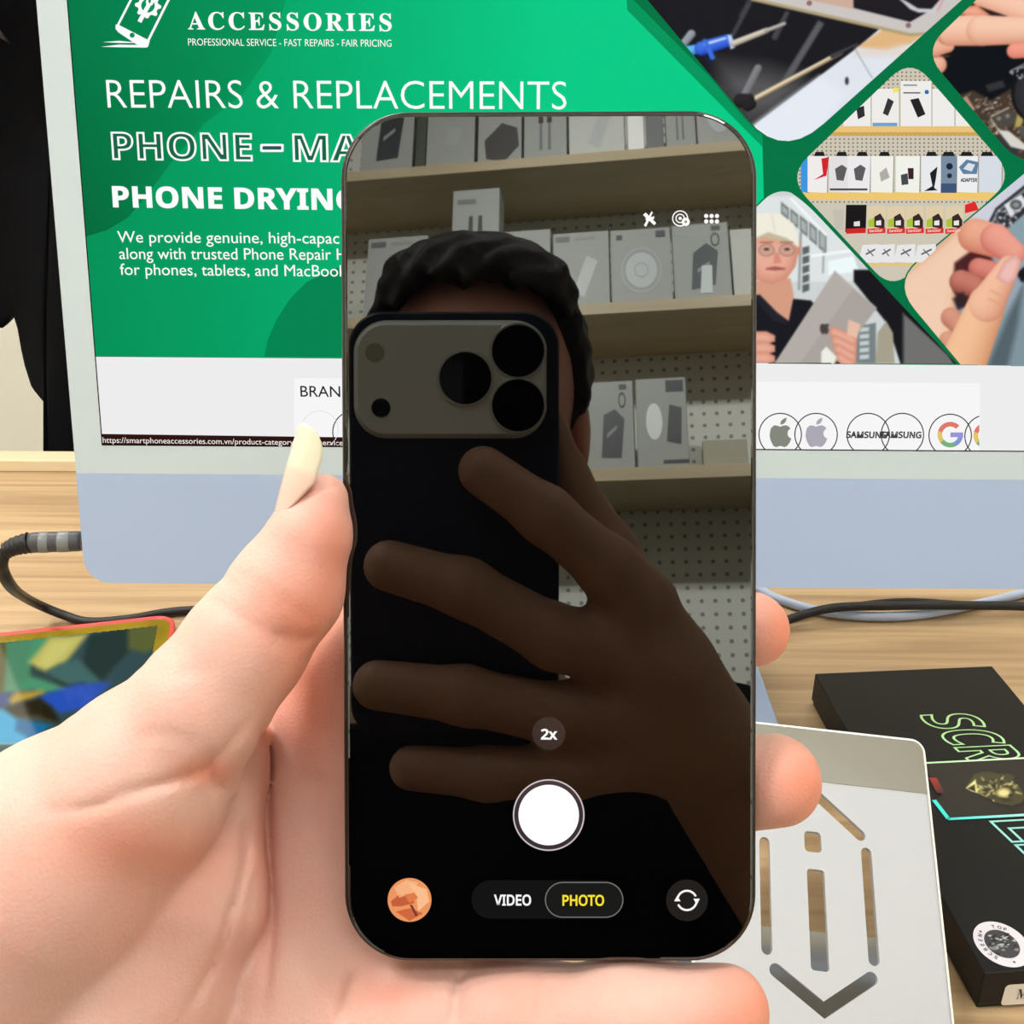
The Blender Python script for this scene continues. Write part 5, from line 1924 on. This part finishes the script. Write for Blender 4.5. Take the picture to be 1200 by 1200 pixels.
ui('menu_icon', [(circ(827.5 + 6.3 * i, 253.2 + 6.3 * j, 2.5, n=14), WH, Z2) for i in range(3) for j in range(2)])

# ------------------------------------------------------------------ the phone that takes the picture (seen in the glass)
cp_ = root('phone', 'dark blue phone with a wide grey three-lens bar, mirrored in the black phone', 'phone', frame(CAM, RGT, UP, FWD))
K = 0.3814 / F
def cf(x, y):
    return ((x - 607) * K, (475 - y) * K)
bx0_, by0_ = cf(405, 877)
bx1_, by1_ = cf(656, 364)
bw, bh, bcx, bcy = bx1_ - bx0_, by1_ - by0_, (bx0_ + bx1_) / 2, (by0_ + by1_) / 2
BZ0, BZ1 = -0.0148, -0.0062
rings('body', [rr_loop(bw - 0.001, bh - 0.001, 0.0125, BZ0, 12, bcx, bcy), rr_loop(bw, bh, 0.013, BZ0 + 0.001, 12, bcx, bcy), rr_loop(bw, bh, 0.013, BZ1 - 0.001, 12, bcx, bcy), rr_loop(bw - 0.002, bh - 0.002, 0.012, BZ1, 12, bcx, bcy)], M['navy'], cp_, True)
px0_, py0_ = cf(416, 510)
px1_, py1_ = cf(636, 379)
pw, phh, pcx, pcy = px1_ - px0_, py1_ - py0_, (px0_ + px1_) / 2, (py0_ + py1_) / 2
plo = rings('camera_bar', [rr_loop(pw + 0.003, phh + 0.003, 0.0125, BZ1, 12, pcx, pcy), rr_loop(pw, phh, 0.011, -0.0035, 12, pcx, pcy), rr_loop(pw - 0.001, phh - 0.001, 0.0105, -0.003, 12, pcx, pcy)], M['plateau'], cp_, False, label='grey raised camera bar')
for (x, y) in ((607, 411), (607, 475), (545, 443)):
    c = cf(x, y)
    disc_prism('lens_ring', c, 0.0108, -0.003, -0.0022, M['lens_ring'], plo, 36, 0.0003)
    disc_prism('lens', c, 0.0098, -0.0025, -0.0020, M['lens'], plo, 36, 0.0002)
disc_prism('flash', cf(438, 413), 0.0036, -0.003, -0.0027, mat('flash_glass', (176, 176, 158), 0.3), plo, 24)
disc_prism('sensor', cf(445, 478), 0.0036, -0.003, -0.0027, M['lens'], plo, 24)


# ------------------------------------------------------------------ the person: one signed-distance body, meshed
class SDF:
    def __init__(self, lo, hi, h):
        self.lo, self.h = np.array(lo, float), h
        self.n = np.ceil((np.array(hi) - self.lo) / h).astype(int) + 1
        self.D = np.full(self.n, 0.06, np.float32)
        self.ax = [(self.lo[k] + np.arange(self.n[k]) * h).astype(np.float32) for k in range(3)]

    def sl(self, lo, hi):
        i0 = np.clip(np.floor((np.array(lo) - self.lo) / self.h).astype(int), 0, self.n)
        i1 = np.clip(np.ceil((np.array(hi) - self.lo) / self.h).astype(int) + 1, 0, self.n)
        return tuple(slice(a, b) for a, b in zip(i0, i1))

    def grid(self, s):
        return (self.ax[0][s[0]][:, None, None], self.ax[1][s[1]][None, :, None], self.ax[2][s[2]][None, None, :])

    def put(self, s, d, k):
        a = self.D[s]
        if k <= 0:
            self.D[s] = np.minimum(a, d)
        else:
            h = np.maximum(k - np.abs(a - d), 0) / k
            self.D[s] = np.minimum(a, d) - h * h * k * 0.25

    def cone(self, a, b, ra, rb, k=0.004):
        a, b = np.array(a, np.float32), np.array(b, np.float32)
        m = max(ra, rb) + max(k, 0.004) + 2 * self.h
        s = self.sl(np.minimum(a, b) - m, np.maximum(a, b) + m)
        if any(q.stop <= q.start for q in s):
            return
        X, Y, Z = self.grid(s)
        ab = b - a
        L = float(ab @ ab) + 1e-12
        px, py, pz = X - a[0], Y - a[1], Z - a[2]
        t = np.clip((px * ab[0] + py * ab[1] + pz * ab[2]) / L, 0, 1)
        d = np.sqrt((px - t * ab[0]) ** 2 + (py - t * ab[1]) ** 2 + (pz - t * ab[2]) ** 2) - (ra + (rb - ra) * t)
        self.put(s, d, k)

    def chain(self, pts, rs, k=0.004):
        for i in range(len(pts) - 1):
            self.cone(pts[i], pts[i + 1], rs[i], rs[i + 1], k)

    def ell(self, c, r, k=0.01, R=None):
        c, r = np.array(c, np.float32), np.array(r, np.float32)
        m = float(r.max()) + k + 2 * self.h
        s = self.sl(c - m, c + m)
        X, Y, Z = self.grid(s)
        px, py, pz = X - c[0], Y - c[1], Z - c[2]
        if R is not None:
            R = np.array(R, np.float32)
            px, py, pz = (R[i][0] * px + R[i][1] * py + R[i][2] * pz for i in range(3))
        q = np.sqrt((px / r[0]) ** 2 + (py / r[1]) ** 2 + (pz / r[2]) ** 2)
        d = (q - 1) * float(r.min()) * 0.5 + (q - 1) * float(r.mean()) * 0.5
        self.put(s, d, k)

    def mesh(self):
        D = self.D
        S = D < 0
        n = np.array(D.shape)
        c = np.zeros(n - 1, np.int8)
        offs = [(i, j, k) for i in (0, 1) for j in (0, 1) for k in (0, 1)]
        for o in offs:
            c += S[o[0]:n[0] - 1 + o[0], o[1]:n[1] - 1 + o[1], o[2]:n[2] - 1 + o[2]]
        mix = (c > 0) & (c < 8)
        I = np.argwhere(mix)
        idx = np.full(n - 1, -1, np.int64)
        idx[mix] = np.arange(len(I))
        val = np.stack([D[I[:, 0] + o[0], I[:, 1] + o[1], I[:, 2] + o[2]] for o in offs], 1)
        P = np.zeros((len(I), 3)); cnt = np.zeros(len(I))
        for a in range(8):
            for b in range(a + 1, 8):
                if sum(abs(offs[a][q] - offs[b][q]) for q in range(3)) != 1:
                    continue
                va, vb = val[:, a], val[:, b]
                x = (va < 0) != (vb < 0)
                t = np.where(x, va / np.where(x, va - vb, 1), 0)
                oa, ob = np.array(offs[a], float), np.array(offs[b], float)
                P += np.where(x[:, None], oa + (ob - oa) * t[:, None], 0)
                cnt += x
        V = self.lo + (I + P / cnt[:, None]) * self.h
        F_ = []
        for axs in range(3):
            u, v = [(1, 2), (2, 0), (0, 1)][axs]
            sl0 = [slice(None)] * 3; sl1 = [slice(None)] * 3
            sl0[axs] = slice(0, n[axs] - 1); sl1[axs] = slice(1, n[axs])
            A, B = S[tuple(sl0)], S[tuple(sl1)]
            E = np.argwhere(A != B)
            ok = (E[:, u] >= 1) & (E[:, v] >= 1) & (E[:, u] < n[u] - 1) & (E[:, v] < n[v] - 1)
            E = E[ok]
            sgn = A[E[:, 0], E[:, 1], E[:, 2]]
            def cid(du, dv):
                G = E.copy(); G[:, u] += du; G[:, v] += dv
                return idx[G[:, 0], G[:, 1], G[:, 2]]
            q = np.stack([cid(-1, -1), cid(0, -1), cid(0, 0), cid(-1, 0)], 1)
            q[~sgn] = q[~sgn][:, ::-1]
            F_.append(q)
        return V, np.concatenate(F_)


def smooth_mesh(V, Q, it=2, lam=0.5):
    n = len(V)
    e = np.concatenate([Q[:, [0, 1]], Q[:, [1, 2]], Q[:, [2, 3]], Q[:, [3, 0]]])
    e = np.concatenate([e, e[:, ::-1]])
    deg = np.bincount(e[:, 0], minlength=n).astype(float)
    for _ in range(it):
        S_ = np.stack([np.bincount(e[:, 0], weights=V[e[:, 1], k], minlength=n) for k in range(3)], 1) / np.maximum(deg, 1)[:, None]
        V = V + lam * (S_ - V)
    return V


def sd_rbox(X, Y, Z, O, ax, half, r):
    p = [(X - O[0]) * a[0] + (Y - O[1]) * a[1] + (Z - O[2]) * a[2] for a in ax]
    q = [np.abs(p[k]) - half[k] + r for k in range(3)]
    return np.sqrt(sum(np.maximum(v, 0) ** 2 for v in q)) + np.minimum(np.maximum(np.maximum(q[0], q[1]), q[2]), 0) - r


Rcam = np.stack([RGT, UP, -FWD], 1)      # camera-space (x right, y up, z toward viewer) -> room
def c2w(V):
    return V @ Rcam.T + CAM
def w2c(p):
    return Rcam.T @ (np.array(p) - CAM)


def hp(x, y, z):
    """point of the left hand: sight line through (x, y), z millimetres nearer than the phone's glass"""
    d = 0.191 - z / 1000.0
    return np.array([(x - PX) * d / F, -(y - PY) * d / F, -d])


# ---- left hand, holding the phone from behind with the thumb up its side
HR = 0.00085
lh = SDF((-0.135, -0.19, -0.232), (0.062, 0.0, -0.135), HR)
mm = 0.001


def C_(pts, k=4):
    P = [hp(*p[:3]) for p in pts]
    lh.chain(P, [p[3] * mm for p in pts], k * mm)


# palm and hypothenar behind the phone
C_([(392, 770, -26, 9.5), (418, 850, -30, 12), (430, 950, -31, 13), (430, 1060, -26, 14), (410, 1150, -21, 14.5)], 8)
C_([(345, 850, -31, 10), (350, 950, -32, 12), (350, 1060, -26, 13), (345, 1150, -19, 14), (300, 1240, -18, 18)], 8)
C_([(500, 830, -25, 12), (540, 950, -25, 13), (540, 1080, -24, 13)], 10)
C_([(300, 1240, -18, 18), (160, 1330, -14, 25), (-40, 1450, -8, 26), (-190, 1560, 0, 27)], 10)
# fingers behind the phone
C_([(420, 790, -23, 10.5), (520, 600, -21.5, 9.2), (640, 470, -20, 8.2), (720, 390, -19, 7.2)], 5)
C_([(480, 815, -24, 11), (650, 770, -21, 9.4), (780, 745, -19, 8.6), (881, 737, -15.5, 7.5)], 4)
C_([(500, 920, -24, 11.5), (690, 930, -21, 10), (820, 922, -17.5, 9.5), (909, 914, -12.5, 8.9)], 4)
# little finger under the phone's lower edge
C_([(420, 1205, -13, 11.5), (500, 1199, -9.5, 10), (620, 1194, -6, 9.3), (740, 1190, -4, 9.1), (852, 1183, -3.2, 7.9)], 5)
# fleshy pads of the fingers' joints on the little finger
lh.ell(hp(585, 1196, -6), (9 * mm, 9.4 * mm, 9.3 * mm), 3 * mm)
lh.ell(hp(720, 1192, -3.5), (9 * mm, 9.2 * mm, 9.2 * mm), 3 * mm)
# thumb
C_([(379, 584, 2.2, 4.6), (364, 626, 2.4, 7.3), (336, 690, 2.2, 10.2), (287, 757, 3.5, 11.0), (234, 828, 5, 12.0), (168, 912, 3, 16.6), (76, 1004, 0, 22.5), (-30, 1130, -8, 30), (-150, 1330, -8, 32)], 3)
# ball of the thumb
C_([(238, 955, -11, 11), (215, 1040, -9, 17), (150, 1140, -8, 22), (60, 1260, -10, 28)], 2.2)
lh.ell(hp(262, 965, -14), (9 * mm, 11 * mm, 8 * mm), 2 * mm)
lh.ell(hp(292, 905, -17), (5 * mm, 12 * mm, 6 * mm), 2 * mm)

# creases: shallow grooves pressed in along lines on the palm
X, Y, Z = lh.grid((slice(None),) * 3)
dep = -Z
PXg = np.broadcast_to((PX + F * X / dep).astype(np.float32), lh.D.shape)
PYg = np.broadcast_to((PY - F * Y / dep).astype(np.float32), lh.D.shape)


def crease(pts, depth, width, zmin=-40, taper=True):
    pts = spline([np.array(p, float) for p in pts], 5)
    xs_, ys_ = [p[0] for p in pts], [p[1] for p in pts]
    m = width * 3
    xlo, xhi, ylo, yhi = min(xs_) - m, max(xs_) + m, min(ys_) - m, max(ys_) + m
    # slice of the grid that can contain it
    d0, d1 = 0.17, 0.215
    s = lh.sl((min((xlo - PX) * d / F for d in (d0, d1)), min(-(yhi - PY) * d / F for d in (d0, d1)), -0.232), (max((xhi - PX) * d / F for d in (d0, d1)), max(-(ylo - PY) * d / F for d in (d0, d1)), -0.135))
    gx, gy = PXg[s], PYg[s]
    best = np.full(gx.shape, 1e9, np.float32)
    tt = np.zeros(gx.shape, np.float32)
    n_ = len(pts) - 1
    for i in range(n_):
        a, b = pts[i], pts[i + 1]
        ab = b - a
        t = np.clip(((gx - a[0]) * ab[0] + (gy - a[1]) * ab[1]) / (ab @ ab), 0, 1)
        d = (gx - a[0] - t * ab[0]) ** 2 + (gy - a[1] - t * ab[1]) ** 2
        u = d < best
        best = np.where(u, d, best)
        tt = np.where(u, (i + t) / n_, tt)
    w = np.exp(-best / (width * width))
    if taper:
        w = w * np.clip(np.minimum(tt, 1 - tt) * 6, 0, 1)
    front = np.clip((lh.grid(s)[2] + 0.191 - zmin * mm) / 0.002, 0, 1)
    lh.D[s] += (depth * mm * w * front).astype(np.float32)


crease([(300, 835), (272, 868), (243, 899), (205, 915), (150, 932), (95, 948), (40, 950)], 0.9, 5.5)
crease([(252, 878), (243, 900), (250, 915), (262, 925)], 1.2, 6.5)
crease([(297, 846), (309, 868), (315, 900), (313, 945), (315, 1000), (319, 1075), (314, 1140), (306, 1200)], 1.3, 5.5)
crease([(306, 1010), (292, 1060), (280, 1130), (272, 1200)], 0.6, 6)
crease([(250, 915), (266, 925), (268, 955), (255, 990), (245, 1010)], 0.9, 5)
crease([(285, 960), (288, 1010), (268, 1080), (245, 1140), (212, 1198)], 1.3, 5)
crease([(215, 905), (222, 945), (215, 985)], 0.5, 4)
crease([(236, 920), (243, 960), (240, 1000)], 0.5, 4)
crease([(415, 1138), (408, 1165), (395, 1205)], 1.0, 6)
crease([(542, 1136), (535, 1165), (532, 1205)], 1.2, 6)
crease([(634, 1134), (632, 1165), (634, 1205)], 0.7, 5)
crease([(648, 1134), (646, 1165), (650, 1205)], 0.4, 4)
crease([(372, 985), (368, 960), (372, 930), (368, 900)], 0.8, 9)
crease([(250, 672), (285, 690), (330, 718)], 0.35, 5)
crease([(262, 664), (300, 684), (345, 712), (370, 728)], 0.4, 5)
crease([(318, 742), (338, 745), (358, 748), (372, 742)], 0.8, 4.5)
crease([(312, 752), (335, 758), (352, 756)], 0.5, 4)
crease([(225, 700), (262, 712), (300, 735), (350, 755)], 0.3, 6)
crease([(160, 865), (195, 860), (230, 872)], 0.4, 6)
crease([(120, 930), (180, 918), (230, 905)], 0.5, 5)
for k in range(7):
    x = 165 + 16 * k
    crease([(x + 14, 1020 + 6 * k), (x + 6, 1070), (x + 2, 1130 - 4 * k)], 0.28, 3.5)
crease([(150, 770), (200, 790), (260, 780)], 0.2, 7)
# the phone's own volume is cut away so that the skin lies against it
hO = w2c(P0 - HZ * PD / 2)
hA = [Rcam.T @ v for v in (HX, HY, HZ)]
db = sd_rbox(X, Y, Z, hO, hA, (PW / 2 + 0.0002, PH / 2 + 0.0002, PD / 2 + 0.0002), 0.0015)
lh.D = np.maximum(lh.D, -db).astype(np.float32)
LV, LQ = lh.mesh()
LV = smooth_mesh(LV, LQ, 2)
depv = -LV[:, 2]
pxv, pyv = PX + F * LV[:, 0] / depv, PY - F * LV[:, 1] / depv


def bl_(cx, cy, rx, ry, a):
    return a * np.exp(-(((pxv - cx) / rx) ** 2 + ((pyv - cy) / ry) ** 2))


Lblush = bl_(925, 740, 40, 60, 0.75) + bl_(945, 915, 45, 60, 0.7) + bl_(890, 1180, 60, 60, 0.6) + bl_(392, 650, 26, 70, 0.5) + bl_(345, 720, 50, 40, 0.3) + bl_(130, 985, 90, 40, 0.25) \
    + bl_(360, 800, 45, 110, 0.6) + bl_(240, 905, 40, 18, 0.6) + bl_(180, 1000, 120, 40, 0.3) + bl_(450, 1165, 60, 30, 0.4) + bl_(620, 1165, 60, 30, 0.25) + bl_(310, 1000, 14, 160, 0.35)
Lblush = np.clip(Lblush, 0, 1)
LW = c2w(LV)

# ---- right hand, round the back of the phone that takes the picture
def rp_(x, y, z):
    k = (0.3814 - z / 1000.0) / F
    return np.array([(x - 607) * k, (475 - y) * k, -z / 1000.0])     # camera space


rh = SDF((-0.085, -0.20, -0.02), (0.13, 0.01, 0.06), 0.0016)


def D_(pts, k=4):
    rh.chain([rp_(*p[:3]) for p in pts], [p[3] * mm for p in pts], k * mm)


D_([(566, 552, 1.5, 9.4), (640, 604, 1.5, 10.4), (715, 668, -3, 11.5), (748, 710, -9, 13)], 5)
D_([(455, 664, 1.0, 9.6), (545, 690, 1.5, 10.6), (650, 748, -2, 11.8), (745, 775, -9, 14)], 5)
D_([(440, 806, 0.5, 9.2), (545, 818, 1.0, 10.4), (660, 842, -3, 11.5), (740, 840, -11, 14)], 5)
D_([(480, 905, 0, 8.2), (570, 912, 0, 9.2), (665, 908, -5, 10.5), (735, 890, -12, 13)], 5)
D_([(745, 720, -12, 15), (775, 790, -16, 20), (800, 850, -22, 23), (850, 900, -40, 25)], 12)
D_([(745, 860, -14, 16), (800, 870, -24, 22)], 10)
D_([(770, 740, -22, 12), (715, 650, -24, 11), (660, 560, -24, 9.5), (640, 500, -23, 8)], 5)
X2, Y2, Z2g = rh.grid((slice(None),) * 3)
db = sd_rbox(X2, Y2, Z2g, np.array([bcx, bcy, -(BZ0 + BZ1) / 2]), [np.array(v, float) for v in ((1, 0, 0), (0, 1, 0), (0, 0, 1))], (bw / 2 + 0.0002, bh / 2 + 0.0002, (BZ1 - BZ0) / 2 + 0.0002), 0.001)
rh.D = np.maximum(rh.D, -db).astype(np.float32)
RV, RQ = rh.mesh()
RV = smooth_mesh(RV, RQ, 1)
RW = c2w(RV)

# ---- the rest of the figure, seated on a stool behind the camera
HC = refl(at(556, 490, 0.75))                        # head centre from its mirror image
hf = np.array([0.04, 0.93, -0.36]); hf /= np.linalg.norm(hf)     # facing
hr = np.cross(hf, np.array([0, 0, 1.0])); hr /= np.linalg.norm(hr)
hu = np.cross(hr, hf)
HM = np.stack([hr, hf, hu])
hd = lambda x, y, z: HC + hr * x + hf * y + hu * z
bd = SDF((-0.42, -0.80, 0.0), (0.42, 0.34, 1.48), 0.006)
SHL, SHR = np.array([-0.215, -0.46, 1.045]), np.array([0.15, -0.46, 1.045])
wristL = c2w(hp(-60, 1460, -8)[None])[0]
elbL = np.array([-0.27, -0.16, 0.86])
wristR = c2w(rp_(840, 892, -36)[None])[0]
elbR = np.array([0.235, -0.27, 0.865])
neck = hd(0, -0.055, -0.13)
pel = np.array([-0.03, -0.52, 0.56])
bd.chain([pel, np.array([-0.03, -0.53, 0.72]), np.array([-0.032, -0.52, 0.92])], [0.135, 0.13, 0.135], 0.05)
bd.chain([SHL + np.array([0.05, 0, -0.02]), SHR - np.array([0.05, 0, 0.02])], [0.075, 0.075], 0.05)
bd.chain([np.array([-0.10, -0.50, 0.93]), np.array([0.04, -0.50, 0.93])], [0.115, 0.115], 0.05)
bd.chain([np.array([-0.032, -0.49, 1.06]), neck, hd(0, -0.03, -0.06)], [0.07, 0.058, 0.055], 0.03)
bd.chain([SHL, (SHL + elbL) / 2, elbL], [0.056, 0.05, 0.041], 0.03)
bd.chain([elbL, elbL + (wristL - elbL) * 0.35, wristL], [0.041, 0.042, 0.029], 0.01)
bd.chain([SHR, (SHR + elbR) / 2, elbR], [0.056, 0.05, 0.041], 0.03)
bd.chain([elbR, elbR + (wristR - elbR) * 0.35, wristR], [0.041, 0.042, 0.027], 0.01)
for s in (-1, 1):
    hip = pel + np.array([s * 0.09, 0.02, -0.01])
    knee = np.array([-0.03 + s * 0.13, -0.10, 0.53])
    ank = np.array([-0.03 + s * 0.14, -0.16, 0.10])
    bd.chain([hip, knee], [0.085, 0.062], 0.04)
    bd.chain([knee, knee + (ank - knee) * 0.35 + np.array([0, -0.01, 0]), ank], [0.06, 0.056, 0.04], 0.02)
    bd.chain([ank + np.array([0, -0.02, -0.055]), ank + np.array([s * 0.02, 0.15, -0.07])], [0.04, 0.03], 0.02)
    bd.chain([ank, ank + np.array([0, -0.01, -0.05])], [0.04, 0.04], 0.02)
BV, BQ = bd.mesh()
BV = smooth_mesh(BV, BQ, 2)
# head at a finer grid
hdg = SDF(HC - 0.19, HC + 0.19, 0.003)
hdg.ell(hd(0, -0.012, 0.03), (0.075, 0.094, 0.088), 0.02, HM)
hdg.ell(hd(0, 0.022, -0.035), (0.058, 0.066, 0.078), 0.03, HM)
hdg.ell(hd(0, 0.055, -0.095), (0.026, 0.026, 0.02), 0.02, HM)
hdg.chain([hd(0, 0.083, 0.012), hd(0, 0.1, -0.035)], [0.009, 0.014], 0.012)
for s in (-1, 1):
    hdg.ell(hd(s * 0.014, 0.092, -0.038), (0.009, 0.01, 0.008), 0.006, HM)
    hdg.ell(hd(s * 0.078, -0.005, -0.012), (0.008, 0.019, 0.031), 0.006, HM)
    hdg.ell(hd(s * 0.04, 0.062, -0.03), (0.025, 0.02, 0.02), 0.02, HM)
    hdg.ell(hd(s * 0.032, 0.076, 0.03), (0.026, 0.012, 0.008), 0.01, HM)
hdg.chain([hd(-0.02, 0.086, -0.063), hd(0.02, 0.086, -0.063)], [0.006, 0.006], 0.006)
hdg.chain([hd(-0.017, 0.084, -0.074), hd(0.017, 0.084, -0.074)], [0.007, 0.007], 0.006)
hdg.chain([hd(0, -0.03, -0.06), hd(0, -0.055, -0.14)], [0.056, 0.058], 0.03)
Xh, Yh, Zh = hdg.grid((slice(None),) * 3)
lx = (Xh - HC[0]) * hr[0] + (Yh - HC[1]) * hr[1] + (Zh - HC[2]) * hr[2]
ly = (Xh - HC[0]) * hf[0] + (Yh - HC[1]) * hf[1] + (Zh - HC[2]) * hf[2]
lz = (Xh - HC[0]) * hu[0] + (Yh - HC[1]) * hu[1] + (Zh - HC[2]) * hu[2]
for s in (-1, 1):
    e = np.sqrt((lx - s * 0.032) ** 2 + ((ly - 0.092) * 1.0) ** 2 + ((lz - 0.006) * 1.6) ** 2)
    hdg.D += (0.005 * np.exp(-(e / 0.014) ** 2)).astype(np.float32)
headD = hdg.D.copy()
FV, FQ = hdg.mesh()
FV = smooth_mesh(FV, FQ, 1)

PO = np.array([-0.03, -0.52, 0.0])
per = root('person', 'person in black seen in the phone glass, whose left hand grips the black phone', 'person', PO)
allV = np.concatenate([LW, RW, BV, FV]) - PO
o1_, o2_, o3_ = len(LW), len(LW) + len(RW), len(LW) + len(RW) + len(BV)
allQ = np.concatenate([LQ, RQ + o1_, BQ + o2_, FQ + o3_])
me = bpy.data.meshes.new('body')
me.vertices.add(len(allV)); me.vertices.foreach_set('co', allV.astype(np.float32).ravel())
me.loops.add(len(allQ) * 4); me.loops.foreach_set('vertex_index', allQ.astype(np.int32).ravel())
me.polygons.add(len(allQ)); me.polygons.foreach_set('loop_start', np.arange(0, len(allQ) * 4, 4, dtype=np.int32))
me.polygons.foreach_set('use_smooth', [True] * len(allQ))
me.update(calc_edges=True)
me.validate()
bodyo = link_mesh('body', me, M['skin'], per)
at_ = me.attributes.new('blush', 'FLOAT', 'POINT')
bv = np.full(len(allV), 0.35, np.float32)
bv[:o1_] = Lblush
at_.data.foreach_set('value', bv)
at_ = me.attributes.new('tan', 'FLOAT', 'POINT')
tv = np.ones(len(allV), np.float32)
tv[:o1_] = 0
tv[o3_:] = 0.15
at_.data.foreach_set('value', tv)


def sdf_part(name, sd, m, it=1, label=None):
    V, Q = sd.mesh()
    V = smooth_mesh(V, Q, it) - PO
    return pymesh(name, V, Q, m, per, True, label)


# hair: a cap over the skull with a ragged fringe
hs = SDF(HC - 0.19, HC + 0.19, 0.003)
hs.ell(hd(0, -0.016, 0.034), (0.087, 0.103, 0.098), 0.01, HM)
hs.ell(hd(0, -0.05, -0.02), (0.082, 0.07, 0.085), 0.02, HM)
hs.ell(hd(0, 0.035, 0.092), (0.066, 0.045, 0.036), 0.02, HM)
fr = lz - (0.092 + 0.0025 * np.sin(lx * 160) + 0.0015 * np.sin(lx * 390 + 1) - 0.6 * np.maximum(np.abs(lx) - 0.035, 0))
side = np.where(ly > 0.035, -fr, -(lz - (0.062 - (0.035 - ly) * 2.4)))
cut = np.where(lz > 0.1, -1, side)
hs.D = np.maximum(hs.D, np.minimum(cut, 0.05) * 0.6)
hs.D = np.maximum(hs.D, -(headD + 0.004))
hs.D += (0.0022 * np.sin(lx * 210 + 3 * np.sin(ly * 90)) * np.sin(lz * 170 + 2)).astype(np.float32)
hs.D = hs.D.astype(np.float32)
sdf_part('hair', hs, M['hair'])
# shirt with short sleeves, trousers, shoes: offsets of the body itself
Xb, Yb, Zb = bd.grid((slice(None),) * 3)


def garment(off, keep):
    g = SDF((-0.42, -0.80, 0.0), (0.42, 0.34, 1.48), 0.006)
    g.D = np.maximum(bd.D - off, keep).astype(np.float32)
    return g


def plane(n, d):
    return n[0] * Xb + n[1] * Yb + n[2] * Zb - d


up_ = np.maximum(0.60 - Zb, Zb - 1.16)


def sleeve(sh, el, f):
    u = (el - sh) / np.linalg.norm(el - sh)
    return u, float((sh + (el - sh) * f) @ u)


uL, dL = sleeve(SHL, elbL, 0.62)
uR, dR = sleeve(SHR, elbR, 0.72)
nearL = np.where((Xb < -0.12) & (Yb > -0.48), plane(uL, dL), -1)
nearR = np.where((Xb > 0.06) & (Yb > -0.48), plane(uR, dR), -1)
front = Yb + 0.30 - np.where(np.abs(Xb + 0.03) > 0.13, 0.2, 0)
nk = (neck - np.array([-0.032, -0.49, 1.06])); nk /= np.linalg.norm(nk)
collar = plane(nk, float((np.array([-0.032, -0.49, 1.06]) + nk * 0.045) @ nk))
keep = np.maximum.reduce([0.585 - Zb + 0 * Xb + 0 * Yb, collar, nearL, nearR, np.where(Zb < 0.7, Yb + 0.36, -1) + 0 * Xb])
sdf_part('shirt', garment(0.009, keep), M['cloth'], 2, 'black shirt')
tk = np.maximum.reduce([Zb - 0.60 + 0 * Xb + 0 * Yb, 0.10 - Zb + 0 * Xb + 0 * Yb])
sdf_part('trousers', garment(0.008, tk), M['cloth_trouser'], 2)
for s_ in (-1, 1):
    sdf_part('shoe', garment(0.006, np.maximum(Zb - 0.095 + 0 * Xb + 0 * Yb, -s_ * (Xb + 0.03))), M['black_rubber'], 1)
# long thumb nail
tA, tB = hp(341, 610, 4.5), hp(377, 503, 3.5)
td = tB - tA; tl_ = np.linalg.norm(td); td /= tl_
zc = np.array([0, 0, 1.0])
lf = np.cross(zc, td); lf /= np.linalg.norm(lf)      # to the picture's left of the thumb
nv = []
nu, nvn = 17, 26
core0 = hp(355, 618, 2.4); core1 = hp(380, 502, 2.0)
for k in range(nvn):
    t = k / (nvn - 1)
    c = core0 + (core1 - core0) * t
    r = (5.7 - 0.4 * t) * mm
    half = math.radians(float(np.interp(t, [0, 0.2, 0.5, 1], [22, 42, 62, 60])))
    if t > 0.72:
        half *= math.sqrt(max(1 - ((t - 0.72) / 0.285) ** 2, 0.0))
    if t < 0.12:
        half *= 0.7 + 0.3 * math.sqrt(1 - ((0.12 - t) / 0.12) ** 2)
    for i in range(nu):
        f = math.radians(float(np.interp(t, [0, 0.5, 1], [18, 44, 52]))) + half * (2 * i / (nu - 1) - 1)
        bend = -0.0006 * (t ** 2)
        p = c + lf * (r + bend) * math.cos(f) + zc * (r + bend) * math.sin(f)
        nv.append(c2w(p[None])[0] - PO)
nf = []
for k in range(nvn - 1):
    for i in range(nu - 1):
        a_ = k * nu + i
        nf.append((a_, a_ + 1, a_ + nu + 1, a_ + nu))
nail = pymesh('thumb_nail', nv, nf, M['nail'], per, True, 'long pale thumb nail')
na = nail.data.color_attributes.new('Col', 'FLOAT_COLOR', 'POINT')
nc_ = []
for k in range(nvn):
    g = float(np.interp(k / (nvn - 1) , [0, 0.35, 0.52, 0.6, 1], [0, 0.1, 0.3, 0.9, 1]))
    nc_ += [(*lin(tuple(np.array((236, 190, 176)) * (1 - g) + np.array((228, 224, 200)) * g)), 1)] * nu
na.data.foreach_set('color', np.array(nc_, np.float32).ravel())
sm = nail.modifiers.new('thickness', 'SOLIDIFY')
sm.thickness = 0.0007
sm.offset = -1

# stool
sto = root('stool', 'round black stool under the person in black', 'stool', (-0.03, -0.54, 0))
disc_prism('seat', (0, 0), 0.17, 0.38, 0.412, M['black_rubber'], sto, 40, 0.01)
disc_prism('post', (0, 0), 0.025, 0.03, 0.38, M['steel'], sto, 20)
disc_prism('foot', (0, 0), 0.2, 0.0005, 0.03, M['steel'], sto, 40, 0.01)

# parents' matrices are final
bpy.context.view_layer.update()
